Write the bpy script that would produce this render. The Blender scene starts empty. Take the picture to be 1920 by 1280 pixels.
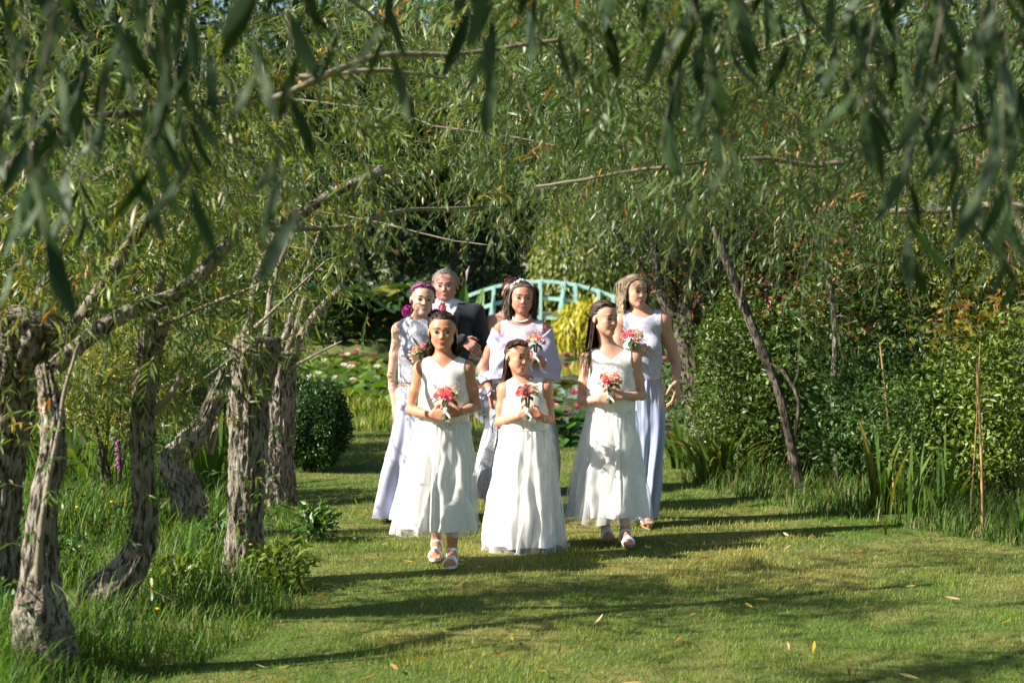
import bpy, math, random
import numpy as np
from mathutils import Vector
rng = np.random.default_rng(11)
random.seed(11)
S = bpy.context.scene
COL = S.collection
# ------------------------------------------------------------------ camera, sky, sun, exposure
FPX, CX, HY, CZ = 3000.0, 960.0, 545.0, 1.55          # focal length in photo pixels, horizon row, eye height
cam = bpy.data.objects.new('camera', bpy.data.cameras.new('camera'))
COL.objects.link(cam); S.camera = cam
cam.location = (0, 0, CZ); cam.rotation_euler = (math.pi / 2, 0, 0)
cam.data.sensor_width = 36.0; cam.data.lens = 36.0 * FPX / 1920.0
cam.data.shift_y = -(640.0 - HY) / 1920.0
cam.data.clip_end = 2000.0
cam.data.dof.use_dof = True; cam.data.dof.focus_distance = 9.8; cam.data.dof.aperture_fstop = 3.6
SUN_AZ, SUN_EL = math.radians(20.0), math.radians(35.0)
SUN = np.array([-math.cos(SUN_AZ) * math.cos(SUN_EL), -math.sin(SUN_AZ) * math.cos(SUN_EL), math.sin(SUN_EL)])
w = bpy.data.worlds.new('World'); S.world = w; w.use_nodes = True
nt = w.node_tree
sky = nt.nodes.new('ShaderNodeTexSky'); sky.sky_type = 'NISHITA'; sky.sun_disc = False
sky.sun_elevation = SUN_EL; sky.sun_rotation = math.atan2(SUN[0], SUN[1])
sky.air_density = 1.0; sky.dust_density = 0.6
nt.links.new(sky.outputs['Color'], nt.nodes['Background'].inputs['Color'])
nt.nodes['Background'].inputs['Strength'].default_value = 0.064
sun = bpy.data.objects.new('sun', bpy.data.lights.new('sun', 'SUN')); COL.objects.link(sun)
sun.data.energy = 5.0; sun.data.angle = math.radians(0.53); sun.data.color = (1.0, 0.94, 0.84)
sun.rotation_euler = Vector(SUN).to_track_quat('Z', 'Y').to_euler(); sun.location = (-8, -2, 9)
S.view_settings.view_transform = 'Standard'; S.view_settings.look = 'None'
S.view_settings.gamma = 1.0; S.view_settings.exposure = 1.3
S.cycles.use_denoising = True
S.cycles.max_bounces = 7; S.cycles.diffuse_bounces = 3; S.cycles.glossy_bounces = 3
S.cycles.transmission_bounces = 4; S.cycles.transparent_max_bounces = 8
S.cycles.caustics_reflective = False; S.cycles.caustics_refractive = False
S.cycles.sample_clamp_indirect = 4.0

# ------------------------------------------------------------------ helpers
def at(px, py, Y):                       # a photo pixel at distance Y -> point
    return np.array([(px - CX) * Y / FPX, Y, CZ - (py - HY) * Y / FPX])
def ground_Y(py): return FPX * CZ / (py - HY)
def nrm(v):
    v = np.asarray(v, float); return v / (np.linalg.norm(v, axis=-1, keepdims=True) + 1e-12)

def vnoise(p):                           # value noise in -1..1, p (...,3)
    p = np.asarray(p, float); i = np.floor(p).astype(np.int64); f = p - i; u = f * f * (3 - 2 * f)
    def h(ix, iy, iz):
        n = (ix * 374761393 + iy * 668265263 + iz * 2147483647 * 3) & 0xffffffff
        n = ((n ^ (n >> 13)) * 1274126177) & 0xffffffff
        n = ((n ^ (n >> 16)) * 2246822519) & 0xffffffff
        return ((n ^ (n >> 15)) & 0xffff) / 32767.5 - 1.0
    x, y, z = i[..., 0], i[..., 1], i[..., 2]; ux, uy, uz = u[..., 0], u[..., 1], u[..., 2]
    def L(a, b, t): return a + (b - a) * t
    return L(L(L(h(x, y, z), h(x + 1, y, z), ux), L(h(x, y + 1, z), h(x + 1, y + 1, z), ux), uy),
             L(L(h(x, y, z + 1), h(x + 1, y, z + 1), ux), L(h(x, y + 1, z + 1), h(x + 1, y + 1, z + 1), ux), uy), uz)
def fbm(p, o=3):
    p = np.asarray(p, float); s = 0; a = 1.0; t = 0
    for k in range(o): s = s + a * vnoise(p * 2.0 ** k + 17.3 * k); t += a; a *= .5
    return s / t

def mesh_data(name, V, faces, mats=None, mi=None, smooth=True, col=None):
    """faces: list of (n,3)/(n,4) arrays; mi: list of material indices (scalar or array) per face array"""
    me = bpy.data.meshes.new(name)
    V = np.ascontiguousarray(V, dtype=np.float32)
    if not isinstance(faces, (list, tuple)): faces = [faces]
    faces = [np.asarray(f, dtype=np.int32) for f in faces if len(f)]
    me.vertices.add(len(V)); me.vertices.foreach_set('co', V.ravel())
    loops = np.concatenate([f.ravel() for f in faces]); tot = np.concatenate([np.full(len(f), f.shape[1], np.int32) for f in faces])
    me.loops.add(len(loops)); me.loops.foreach_set('vertex_index', loops)
    me.polygons.add(len(tot)); st = np.zeros(len(tot), np.int32); st[1:] = np.cumsum(tot)[:-1]
    me.polygons.foreach_set('loop_start', st)
    try: me.polygons.foreach_set('loop_total', tot)
    except Exception: pass
    for m in (mats or []): me.materials.append(m)
    if mi is not None:
        me.polygons.foreach_set('material_index', np.concatenate([np.broadcast_to(np.asarray(m, np.int32), (len(f),)) for m, f in zip(mi, faces)]).astype(np.int32))
    me.polygons.foreach_set('use_smooth', np.full(len(tot), bool(smooth)))
    if col is not None:
        c = np.ones((len(V), 4), np.float32); c[:, :3] = col
        me.color_attributes.new('Col', 'FLOAT_COLOR', 'POINT').data.foreach_set('color', c.ravel())
    me.update(calc_edges=True); me.validate()
    return me
def obj(name, me, parent=None, loc=None, rot=None, kind=None, label=None):
    o = bpy.data.objects.new(name, me); COL.objects.link(o)
    if parent is not None: o.parent = parent
    if loc is not None: o.location = loc
    if rot is not None: o.rotation_euler = rot
    if kind: o['kind'] = kind
    if label: o['label'] = label
    return o
def thing(name, label, cat, loc=(0, 0, 0), rz=0, group=None):
    o = obj(name, None, None, loc, (0, 0, rz)); tag(o, label, cat, group); o.empty_display_size = .1
    return o
def tag(o, label, cat, group=None):
    o['label'] = label; o['category'] = cat
    if group: o['group'] = group
    return o
class MB:                                # collects shapes into one mesh
    def __init__(s): s.V = []; s.F = {3: [], 4: []}; s.n = 0; s.C = []
    def add(s, V, F, col=None):
        V = np.asarray(V, float); F = np.asarray(F, np.int64)
        s.V.append(V); s.F[F.shape[1]].append(F + s.n); s.n += len(V)
        if col is not None: s.C.append(np.broadcast_to(np.asarray(col, float), (len(V), 3)))
        return s
    def box(s, c, size, R=None):
        q = np.array([[x, y, z] for x in (-.5, .5) for y in (-.5, .5) for z in (-.5, .5)]) * size
        if R is not None: q = q @ np.asarray(R).T
        return s.add(q + c, [[0, 1, 3, 2], [4, 6, 7, 5], [0, 4, 5, 1], [2, 3, 7, 6], [0, 2, 6, 4], [1, 5, 7, 3]])
    def beam(s, a, b, wd, ht, up=(0, 0, 1)):
        a = np.asarray(a, float); b = np.asarray(b, float); d = b - a; L = np.linalg.norm(d); d /= L
        x = nrm(np.cross(d, up)); z = np.cross(x, d)
        return s.box((a + b) / 2, (wd, L, ht), np.stack([x, d, z], 1))
    def tube(s, pts, rad, n=8, cap=True, col=None):
        V, F = tube_np(pts, rad, n); s.add(V, F, col)
        if cap:
            m = len(pts)
            for e, ring in ((0, list(range(n))[::-1]), (m - 1, list(range(n)))):
                c = s.n; s.V.append(np.asarray(pts[e], float)[None]); s.n += 1
                if col is not None: s.C.append(np.broadcast_to(np.asarray(col, float), (1, 3)))
                b = c - len(V) if e == 0 else c - 1 - len(V)
                idx = [b + e * n + k for k in ring]
                s.F[3].append(np.array([[idx[k], idx[(k + 1) % n], c] for k in range(n)]))
        return s
    def ball(s, c, r, nu=10, nv=6, col=None):
        u = np.arange(nu) / nu * 2 * np.pi; v = np.linspace(.02, np.pi - .02, nv + 1)
        V = np.stack([np.outer(np.sin(v), np.cos(u)), np.outer(np.sin(v), np.sin(u)), np.outer(np.cos(v), np.ones(nu))], -1).reshape(-1, 3)
        return s.add(V * np.asarray(r) + c, grid_faces(nv + 1, nu, True)[:, ::-1], col)
    def mesh(s, name, m, smooth=False):
        F = [np.concatenate(f) for f in (s.F[3], s.F[4]) if f]
        return mesh_data(name, np.concatenate(s.V), F, [m] if m else [], None, smooth, np.concatenate(s.C) if s.C else None)
def grid_faces(nr, nc, wrap=False):
    r = np.arange(nr - 1)[:, None]; c = np.arange(nc if wrap else nc - 1)[None]
    a = r * nc + c; b = r * nc + (c + 1) % nc
    return np.stack([a, b, b + nc, a + nc], -1).reshape(-1, 4)
def frames(pts):
    pts = np.asarray(pts, float); t = nrm(np.gradient(pts, axis=0))
    u = np.array([1., 0, 0]) if abs(t[0][0]) < .8 else np.array([0, 1., 0])
    X = []
    for k in range(len(pts)):
        u = u - t[k] * (u @ t[k]); u = nrm(u); X.append(u)
    X = np.array(X); return t, X, np.cross(t, X)
def tube_np(pts, rad, n):
    pts = np.asarray(pts, float); t, X, Y = frames(pts)
    a = np.arange(n) / n * 2 * np.pi; rad = np.broadcast_to(rad, (len(pts),))
    V = pts[:, None] + rad[:, None, None] * (np.cos(a)[None, :, None] * X[:, None] + np.sin(a)[None, :, None] * Y[:, None])
    return V.reshape(-1, 3), grid_faces(len(pts), n, True)
def spline(P, n):                        # Catmull-Rom through points
    P = np.asarray(P, float); Q = np.vstack([2 * P[0] - P[1], P, 2 * P[-1] - P[-2]])
    t = np.linspace(0, len(P) - 1 - 1e-9, n); i = t.astype(int); f = (t - i)[:, None]
    a, b, c, d = Q[i], Q[i + 1], Q[i + 2], Q[i + 3]
    return .5 * (2 * b + (c - a) * f + (2 * a - 5 * b + 4 * c - d) * f ** 2 + (3 * b - a - 3 * c + d) * f ** 3)

# ------------------------------------------------------------------ materials
def mat(name, color=(.5, .5, .5), rough=.6, spec=.4, noise=None, bump=None, sheen=0, sss=0, attr=False, metal=0, vor=None, coords='Object'):
    m = bpy.data.materials.new(name); m.use_nodes = True; n = m.node_tree.nodes; l = m.node_tree.links
    p = n['Principled BSDF']; p.inputs['Roughness'].default_value = rough; p.inputs['Specular IOR Level'].default_value = spec
    p.inputs['Metallic'].default_value = metal
    if sheen: p.inputs['Sheen Weight'].default_value = sheen
    if sss:
        p.inputs['Subsurface Weight'].default_value = sss; p.inputs['Subsurface Scale'].default_value = .01
        p.inputs['Subsurface Radius'].default_value = (1, .35, .2)
    tc = n.new('ShaderNodeTexCoord')
    if attr:
        a = n.new('ShaderNodeAttribute'); a.attribute_name = 'Col'; src = a.outputs['Color']
    else:
        r = n.new('ShaderNodeRGB'); r.outputs[0].default_value = (*color, 1); src = r.outputs[0]
    for sc, c2, lo, hi in (noise or []):
        t = n.new('ShaderNodeTexNoise'); t.inputs['Scale'].default_value = sc; t.inputs['Detail'].default_value = 4
        l.new(tc.outputs[coords], t.inputs['Vector'])
        mr = n.new('ShaderNodeMapRange'); mr.inputs['From Min'].default_value = lo; mr.inputs['From Max'].default_value = hi
        l.new(t.outputs['Fac'], mr.inputs['Value'])
        x = n.new('ShaderNodeMix'); x.data_type = 'RGBA'
        l.new(mr.outputs[0], x.inputs[0]); l.new(src, x.inputs[6]); x.inputs[7].default_value = (*c2, 1); src = x.outputs[2]
    l.new(src, p.inputs['Base Color'])
    if bump:
        sc, st, stretch = bump
        t = n.new('ShaderNodeTexNoise'); t.inputs['Scale'].default_value = sc; t.inputs['Detail'].default_value = 3
        mp = n.new('ShaderNodeMapping'); mp.inputs['Scale'].default_value = stretch
        l.new(tc.outputs[coords], mp.inputs['Vector']); l.new(mp.outputs[0], t.inputs['Vector'])
        b = n.new('ShaderNodeBump'); b.inputs['Strength'].default_value = st; b.inputs['Distance'].default_value = .01
        l.new(t.outputs['Fac'], b.inputs['Height']); l.new(b.outputs[0], p.inputs['Normal'])
    return m
def leaf_mat(name, back=None, trans=.35, rough=.42, spec=.45, gain=1.0):
    m = bpy.data.materials.new(name); m.use_nodes = True; n = m.node_tree.nodes; l = m.node_tree.links
    p = n['Principled BSDF']; p.inputs['Roughness'].default_value = rough; p.inputs['Specular IOR Level'].default_value = spec
    a = n.new('ShaderNodeAttribute'); a.attribute_name = 'Col'; src = a.outputs['Color']
    if back:
        g = n.new('ShaderNodeNewGeometry'); x = n.new('ShaderNodeMix'); x.data_type = 'RGBA'
        k = n.new('ShaderNodeMath'); k.operation = 'MULTIPLY'; k.inputs[1].default_value = .75
        l.new(g.outputs['Backfacing'], k.inputs[0]); l.new(k.outputs[0], x.inputs[0])
        l.new(src, x.inputs[6]); x.inputs[7].default_value = (*back, 1); top = x.outputs[2]
    else: top = src
    l.new(top, p.inputs['Base Color'])
    t = n.new('ShaderNodeBsdfTranslucent'); v = n.new('ShaderNodeMix'); v.data_type = 'RGBA'; v.blend_type = 'MULTIPLY'
    v.inputs[0].default_value = 1; l.new(src, v.inputs[6]); v.inputs[7].default_value = (1.5, 1.5, .55, 1)
    l.new(v.outputs[2], t.inputs['Color'])
    ms = n.new('ShaderNodeMixShader'); ms.inputs[0].default_value = trans
    l.new(p.outputs[0], ms.inputs[1]); l.new(t.outputs[0], ms.inputs[2]); l.new(ms.outputs[0], n['Material Output'].inputs['Surface'])
    return m
# ------------------------------------------------------------------ rounded solids as distance fields (bodies, clothes)
def smin(a, b, k):
    h = np.clip(.5 + .5 * (a - b) / k, 0, 1); return a * (1 - h) + b * h - k * h * (1 - h)
def cap(a, b, ra, rb=None, k=.015, op='add'):
    return dict(t='cap', a=np.asarray(a, float), b=np.asarray(b, float), ra=ra, rb=ra if rb is None else rb, k=k, op=op)
def ell(c, R, rot=None, k=.02, op='add'):
    return dict(t='ell', c=np.asarray(c, float), R=np.asarray(R, float), rot=rot, k=k, op=op)
def prim_d(p, X, Y, Z):
    if p['t'] == 'cap':
        a, b = p['a'], p['b']; ba = b - a; L2 = ba @ ba + 1e-12
        x, y, z = X - a[0], Y - a[1], Z - a[2]
        t = np.clip((x * ba[0] + y * ba[1] + z * ba[2]) / L2, 0, 1)
        return np.sqrt((x - t * ba[0]) ** 2 + (y - t * ba[1]) ** 2 + (z - t * ba[2]) ** 2) - (p['ra'] + (p['rb'] - p['ra']) * t)
    c, R = p['c'], p['R']; x, y, z = X - c[0], Y - c[1], Z - c[2]
    if p['rot'] is not None:
        M = p['rot']; x, y, z = M[0, 0] * x + M[1, 0] * y + M[2, 0] * z, M[0, 1] * x + M[1, 1] * y + M[2, 1] * z, M[0, 2] * x + M[1, 2] * y + M[2, 2] * z
    k0 = np.sqrt((x / R[0]) ** 2 + (y / R[1]) ** 2 + (z / R[2]) ** 2)
    k1 = np.sqrt((x / R[0] ** 2) ** 2 + (y / R[1] ** 2) ** 2 + (z / R[2] ** 2) ** 2)
    return k0 * (k0 - 1) / np.maximum(k1, 1e-6)
def prim_box(p):
    if p['t'] == 'cap':
        r = max(p['ra'], p['rb']); return np.minimum(p['a'], p['b']) - r, np.maximum(p['a'], p['b']) + r
    R = p['R'] if p['rot'] is None else np.full(3, p['R'].max())
    return p['c'] - R, p['c'] + R
def sdf_at(prims, P, infl=0.0):
    D = np.full(P.shape[:-1], 1.0); X, Y, Z = P[..., 0], P[..., 1], P[..., 2]
    for p in prims:
        d = prim_d(p, X, Y, Z)
        D = smin(D, d, p['k']) if p['op'] == 'add' else -smin(-D, d, p['k'])
    return D - infl
def sdf_grad(prims, P, e=.004):
    g = np.stack([sdf_at(prims, P + np.eye(3)[i] * e) - sdf_at(prims, P - np.eye(3)[i] * e) for i in range(3)], -1)
    return nrm(g)
def solid(prims, h=.004, infl=0.0, cuts=(), coarse=(), smooth=0):
    """prims -> (V, quads); cuts: callables(X,Y,Z) kept where < 0; coarse: z intervals meshed with larger cells"""
    bx = [prim_box(p) for p in prims if p['op'] == 'add']
    lo = np.min([b[0] for b in bx], 0) - infl - 3 * h; hi = np.max([b[1] for b in bx], 0) + infl + 3 * h
    xs = np.arange(lo[0], hi[0] + h, h); ys = np.arange(lo[1], hi[1] + h, h); zs = [lo[2]]
    while zs[-1] < hi[2] + h: zs.append(zs[-1] + (3 * h if any(a < zs[-1] < b for a, b in coarse) else h))
    zs = np.array(zs); D = np.full((len(xs), len(ys), len(zs)), .5, np.float32)
    for p in prims:
        a, b = prim_box(p); m = p['k'] + infl + 3 * h
        s = [slice(max(0, np.searchsorted(g, a[i] - m) - 1), np.searchsorted(g, b[i] + m) + 1) for i, g in enumerate((xs, ys, zs))]
        d = prim_d(p, xs[s[0]][:, None, None], ys[s[1]][None, :, None], zs[s[2]][None, None, :]).astype(np.float32)
        B = D[s[0], s[1], s[2]]
        D[s[0], s[1], s[2]] = smin(B, d, p['k']) if p['op'] == 'add' else -smin(-B, d, p['k'])
    D -= infl
    for c in cuts: D = np.maximum(D, c(xs[:, None, None], ys[None, :, None], zs[None, None, :]))
    D[0] = D[-1] = .1; D[:, 0] = D[:, -1] = .1; D[:, :, 0] = D[:, :, -1] = .1
    return surface_nets(D, xs, ys, zs)
def surface_nets(D, xs, ys, zs):
    I = D < 0; nx, ny, nz = D.shape
    c = np.zeros((nx - 1, ny - 1, nz - 1), np.int8); off = [(i, j, k) for i in (0, 1) for j in (0, 1) for k in (0, 1)]
    for i, j, k in off: c += I[i:nx - 1 + i, j:ny - 1 + j, k:nz - 1 + k]
    act = np.argwhere((c > 0) & (c < 8)); idx = np.full(c.shape, -1, np.int32); idx[tuple(act.T)] = np.arange(len(act))
    val = np.stack([D[act[:, 0] + i, act[:, 1] + j, act[:, 2] + k] for i, j, k in off], 1).astype(np.float64)
    pos = np.zeros((len(act), 3)); cnt = np.zeros(len(act))
    for e0 in range(8):
        for ax in range(3):
            o = list(off[e0])
            if o[ax]: continue
            o[ax] = 1; e1 = off.index(tuple(o)); a, b = val[:, e0], val[:, e1]; m = (a < 0) != (b < 0)
            t = np.where(m, a / np.where(m, a - b, 1), 0); q = np.tile(np.array(off[e0], float), (len(act), 1)); q[:, ax] = t
            pos += q * m[:, None]; cnt += m
    pos = act + pos / cnt[:, None]
    V = np.stack([np.interp(pos[:, a], np.arange(len(g)), g) for a, g in enumerate((xs, ys, zs))], 1)
    Fs = []
    for ax in range(3):
        sl0 = [slice(1, -1)] * 3; sl1 = [slice(1, -1)] * 3; sl0[ax] = slice(0, -1); sl1[ax] = slice(1, None)
        A, B = I[tuple(sl0)], I[tuple(sl1)]; e = np.argwhere(A != B); s = A[tuple(e.T)]
        o = np.ones(3, int); o[ax] = 0; e = e + o; b, cc = [(1, 2), (2, 0), (0, 1)][ax]
        d = np.eye(3, dtype=int)
        q = np.stack([idx[tuple((e - d[b] - d[cc]).T)], idx[tuple((e - d[cc]).T)], idx[tuple(e.T)], idx[tuple((e - d[b]).T)]], 1)
        Fs.append(np.where(s[:, None], q, q[:, ::-1]))
    return V, np.concatenate(Fs)

# ------------------------------------------------------------------ people
def rotz(a): c, s = math.cos(a), math.sin(a); return np.array([[c, -s, 0], [s, c, 0], [0, 0, 1]])
def rotx(a): c, s = math.cos(a), math.sin(a); return np.array([[1, 0, 0], [0, c, -s], [0, s, c]])
def roty(a): c, s = math.cos(a), math.sin(a); return np.array([[c, 0, s], [0, 1, 0], [-s, 0, c]])
class Head:
    def __init__(s, c, hh, yaw=0, pitch=0, tilt=0):
        s.c = np.asarray(c, float); s.h = hh; s.R = rotz(math.radians(yaw)) @ roty(math.radians(tilt)) @ rotx(math.radians(pitch))
    def w(s, p): return s.c + s.h * (np.asarray(p, float) @ s.R.T)
    def l(s, P): return ((P - s.c) @ s.R) / s.h
    def cap(s, a, b, ra, rb=None, k=.05, op='add'): return cap(s.w(a), s.w(b), ra * s.h, (ra if rb is None else rb) * s.h, k * s.h, op)
    def ell(s, c, R, k=.05, op='add'): return ell(s.w(c), np.array(R) * s.h, s.R, k * s.h, op)
    def prims(s, wide=1.0, jaw=1.0, nose=1.0):
        P = [s.ell((0, .06, .13), (.335 * wide, .41, .37)), s.ell((0, -.10, -.17), (.255 * wide * jaw, .26, .32), k=.12),
             s.cap((-.03, -.285, -.415), (.03, -.285, -.415), .07, k=.08)]
        for q in (-1, 1):
            P += [s.cap((q * .215 * jaw * wide, .0, -.24), (q * .07, -.24, -.41), .06, .055, k=.1),
                  s.cap((q * .165 * wide, -.235, -.10), (q * .13, -.255, -.17), .075, k=.09),
                  s.ell((q * .345 * wide, .06, -.04), (.03, .07, .115), k=.02)]
        P += [s.cap((-.15, -.30, .085), (.15, -.30, .085), .045, k=.07)]
        for q in (-1, 1): P += [s.ell((q * .145, -.378, .005), (.085, .042, .042), k=.06, op='sub')]
        P += [s.cap((0, -.32, .03), (0, -.392, -.13), .024, .044 * nose, k=.04)]
        for q in (-1, 1): P += [s.cap((q * .022, -.385, -.14), (q * .045, -.365, -.145), .03 * nose, k=.02)]
        P += [s.cap((-.06, -.325, -.255), (.06, -.325, -.255), .035, k=.05), s.cap((-.045, -.325, -.305), (.045, -.325, -.305), .03, k=.04)]
        return P
def face_patch(hd, prims, X, Z, lift):
    """project head-frame points (X,Z) on to the face from in front, returns body-space points"""
    ys = np.linspace(-.62, -.1, 70); L = np.stack([np.broadcast_to(X[..., None], X.shape + (70,)), np.broadcast_to(ys, X.shape + (70,)), np.broadcast_to(Z[..., None], X.shape + (70,))], -1)
    d = sdf_at(prims, hd.w(L)); i = np.argmax(d < 0, -1); i = np.maximum(i, 1)
    d1 = np.take_along_axis(d, i[..., None], -1)[..., 0]; d0 = np.take_along_axis(d, i[..., None] - 1, -1)[..., 0]
    y = ys[i - 1] + (ys[1] - ys[0]) * np.clip(d0 / (d0 - d1 + 1e-9), 0, 1)
    return hd.w(np.stack([X, y - lift, Z], -1))
def face_features(hd, prims, smile=0., brow=1.0, eye_open=1.0, gaze=0.):
    """eyes, brows and lips as thin shaped patches; returns [(V, F, material slot)]  1 white 2 iris 3 lash/brow 4 lips 5 mouth 6 teeth"""
    out = []; yc = hd.R
    for q in (-1, 1):
        n, m = 15, 7; u = np.linspace(-1, 1, n); v = np.linspace(-1, 1, m); U, W = np.meshgrid(u, v)
        hgt = (1 - U ** 2) ** .6; X = q * .145 + U * .088; Z = .0 + W * hgt * .029 * eye_open + .008 * q * U
        V = face_patch(hd, prims, X, Z, .012 + .022 * (1 - U ** 2) * (1 - .6 * W ** 2)).reshape(-1, 3)
        F = grid_faces(m, n); uc = (u[:-1] + u[1:]) / 2; vc = (v[:-1] + v[1:]) / 2; UC, VC = np.meshgrid(uc, vc)
        iris = ((UC - gaze) * .088 / .044) ** 2 + (VC * .034 / .044) ** 2 < 1; up = (VC > .5)
        mi = np.where(up, 3, np.where(iris, 2, 1)).ravel()
        out += [(V, F[mi == k], k) for k in (1, 2, 3) if (mi == k).any()]
        u = np.linspace(-1, 1, 9); U, W = np.meshgrid(u, [-1, 0, 1]); th = .014 * brow * (1 - .5 * (U * q * .5 + .5))
        X = q * .15 + U * .095; Z = .098 + .02 * (1 - U ** 2) - .012 * q * U + W * th
        out.append((face_patch(hd, prims, X, Z, .008 + .006 * (1 - abs(W))).reshape(-1, 3), grid_faces(3, 9), 3))
    u = np.linspace(-1, 1, 15); a = 1 - np.abs(u) ** 1.6
    bend = smile * u ** 2 * .035; wd = .098 * (1 + .22 * smile); gap = .016 * smile * a
    cz = -.278 + bend
    for zt, zb, slot in ((cz + .040 * a - .009 * np.exp(-(u / .18) ** 2), cz + gap, 4), (cz - gap, cz - gap - .045 * a, 4), (cz + gap + .002, cz - gap - .002, 6 if smile > .5 else 5)):
        t = np.linspace(0, 1, 4)[:, None]; Z = zt[None] * (1 - t) + zb[None] * t; X = np.broadcast_to(u * wd, Z.shape)
        lift = (.01 + .02 * np.sin(t * np.pi)) * (a[None] * .8 + .2) if slot == 4 else np.full(Z.shape, .008)
        out.append((face_patch(hd, prims, X, Z, lift).reshape(-1, 3), grid_faces(4, 15), slot))
    return out
def hand(wrist, d, n, hl, curl=(35, 40, 25), thumb=+1, spread=1.0):
    d = nrm(d); n = nrm(np.asarray(n, float) - d * (np.asarray(n, float) @ d)); w = np.cross(d, n) * thumb; w = nrm(w)
    P = []; wrist = np.asarray(wrist, float)
    offs = np.array([.2, .07, -.06, -.185]) * hl * .92 * spread; kl = (.5, .52, .5, .455)
    for i in range(4):
        kn = wrist + d * kl[i] * hl + w * offs[i]
        P.append(cap(wrist + w * offs[i] * .55 + d * .06 * hl, kn, .075 * hl, .062 * hl, k=.012))
        p = kn; ang = 0; r = .05 * hl
        for sg, cu in zip(np.array([.25, .16, .12]) * hl * (.95, 1.06, 1.0, .8)[i], curl):
            ang += math.radians(cu * (1 + .06 * (i - 1.5))); q = p + sg * (math.cos(ang) * d + math.sin(ang) * n)
            P.append(cap(p, q, r, r * .9, k=.003)); p = q; r *= .9
    p = wrist + d * .1 * hl + w * .13 * hl
    for sg, dd, r0, r1 in ((.24, d * .6 + w * .75 + n * .25, .07, .055), (.17, d * .9 + w * .35 + n * .4, .053, .047), (.13, d * .9 + n * .6, .046, .036)):
        q = p + nrm(dd) * sg * hl; P.append(cap(p, q, r0 * hl, r1 * hl, k=.008)); p = q
    return P
def foot(ankle, toe_dir, L, sole_z=.02, heel_up=0.0, inner=1):
    a = np.asarray(ankle, float); d = nrm(np.array([toe_dir[0], toe_dir[1], 0])); s = np.array([-d[1], d[0], 0]); P = []
    base = np.array([a[0], a[1], sole_z]); z = np.array([0, 0, 1.])
    heel = base - d * .16 * L + z * (.13 * L + heel_up); ball = base + d * .52 * L + z * .085 * L
    P += [cap(a, heel + d * .06 * L, .125 * L, .13 * L, k=.02), cap(a + d * .05 * L, ball, .115 * L, .09 * L, k=.03), cap(heel, ball, .12 * L, .09 * L, k=.03),
          cap(ball - s * .09 * L, ball + s * .09 * L, .078 * L, k=.02)]
    for i, (o, l) in enumerate(zip((-.135, -.055, .01, .07, .125), (.24, .235, .21, .18, .14))):
        P.append(cap(ball - inner * s * o * L, ball - inner * s * o * 1.05 * L + d * l * L - z * .035 * L, .05 * L, (.05 if i == 0 else .038) * L, k=.004))
    return P, (base, d, s, heel_up)
M_EYE = mat('eye_white', (.27, .22, .20), .3); M_IRIS = mat('eye_iris', (.035, .02, .012), .15); M_LASH = mat('lash', (.03, .018, .012), .7)
M_MOUTH = mat('mouth_line', (.12, .02, .02), .5); M_TEETH = mat('teeth', (.75, .72, .66), .3)
def skin_mat(name, c, red=.0):
    return mat(name, c, .48, .35, noise=[(9, (c[0] * .97, c[1] * (.78 - red), c[2] * (.74 - red)), .45, .75)], bump=(160, .06, (1, 1, 1)), sss=.3)
def lip_mat(name, c): return mat(name, c, .35, .5)
M_SATIN = mat('ivory_satin', (.82, .80, .77), .38, .35, bump=(55, .12, (1, 1, .35)))
M_BROC = mat('ivory_brocade', (.82, .80, .77), .45, .3, noise=[(30, (.70, .67, .64), .5, .60)], bump=(110, .15, (1, 1, 1)))
M_CHIF = mat('lilac_chiffon', (.47, .47, .62), .7, .2, sheen=.3, bump=(40, .15, (1, 1, .2)))
M_CHIFB = mat('slate_lilac_chiffon', (.36, .40, .56), .7, .2, sheen=.3, bump=(40, .15, (1, 1, .2)))
M_SHAWL = mat('lilac_shawl', (.50, .45, .62), .75, .2, sheen=.4, bump=(18, .25, (1, 1, 1)))
M_SUIT = mat('charcoal_suit', (.012, .014, .019), .75, .25, sheen=.2, bump=(300, .1, (1, 1, 1)))
M_SHIRT = mat('white_shirt', (.75, .76, .80), .7); M_TIE = mat('red_tie', (.32, .012, .03), .4)
M_WHITE = mat('white_leather', (.80, .80, .80), .4); M_SOLE = mat('tan_sole', (.30, .19, .12), .6); M_PEARL = mat('pearl', (.80, .76, .68), .2, .6)
M_METAL = mat('silver_clip', (.7, .68, .62), .25, metal=1.0); M_RIB = mat('ivory_ribbon', (.78, .74, .70), .35)
M_RIBL = mat('lilac_ribbon', (.50, .50, .62), .4); M_SKSH = mat('black_shoe', (.02, .02, .02), .3); M_GOLD = mat('gold_bangle', (.75, .55, .25), .25, metal=1.0)
def lace_mat(name, base, thread):
    m = mat(name, base, .7, .25); n = m.node_tree.nodes; l = m.node_tree.links
    tc = n.new('ShaderNodeTexCoord'); nz = n.new('ShaderNodeTexNoise'); nz.inputs['Scale'].default_value = 26; nz.inputs['Distortion'].default_value = 2.2; nz.inputs['Detail'].default_value = 2
    l.new(tc.outputs['Object'], nz.inputs['Vector'])
    mr = n.new('ShaderNodeValToRGB'); e = mr.color_ramp.elements; e[0].position = .46; e[0].color = (*base, 1); e[1].position = .5; e[1].color = (*thread, 1)
    x = e.new(.56); x.color = (*base, 1); l.new(nz.outputs['Fac'], mr.inputs[0]); l.new(mr.outputs[0], n['Principled BSDF'].inputs['Base Color'])
    b = n.new('ShaderNodeBump'); b.inputs['Strength'].default_value = .5; b.inputs['Distance'].default_value = .006
    l.new(mr.outputs[0], b.inputs['Height']); l.new(b.outputs[0], n['Principled BSDF'].inputs['Normal']); return m
M_LACE = lace_mat('silver_lilac_lace', (.38, .38, .46), (.80, .79, .84))
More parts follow.
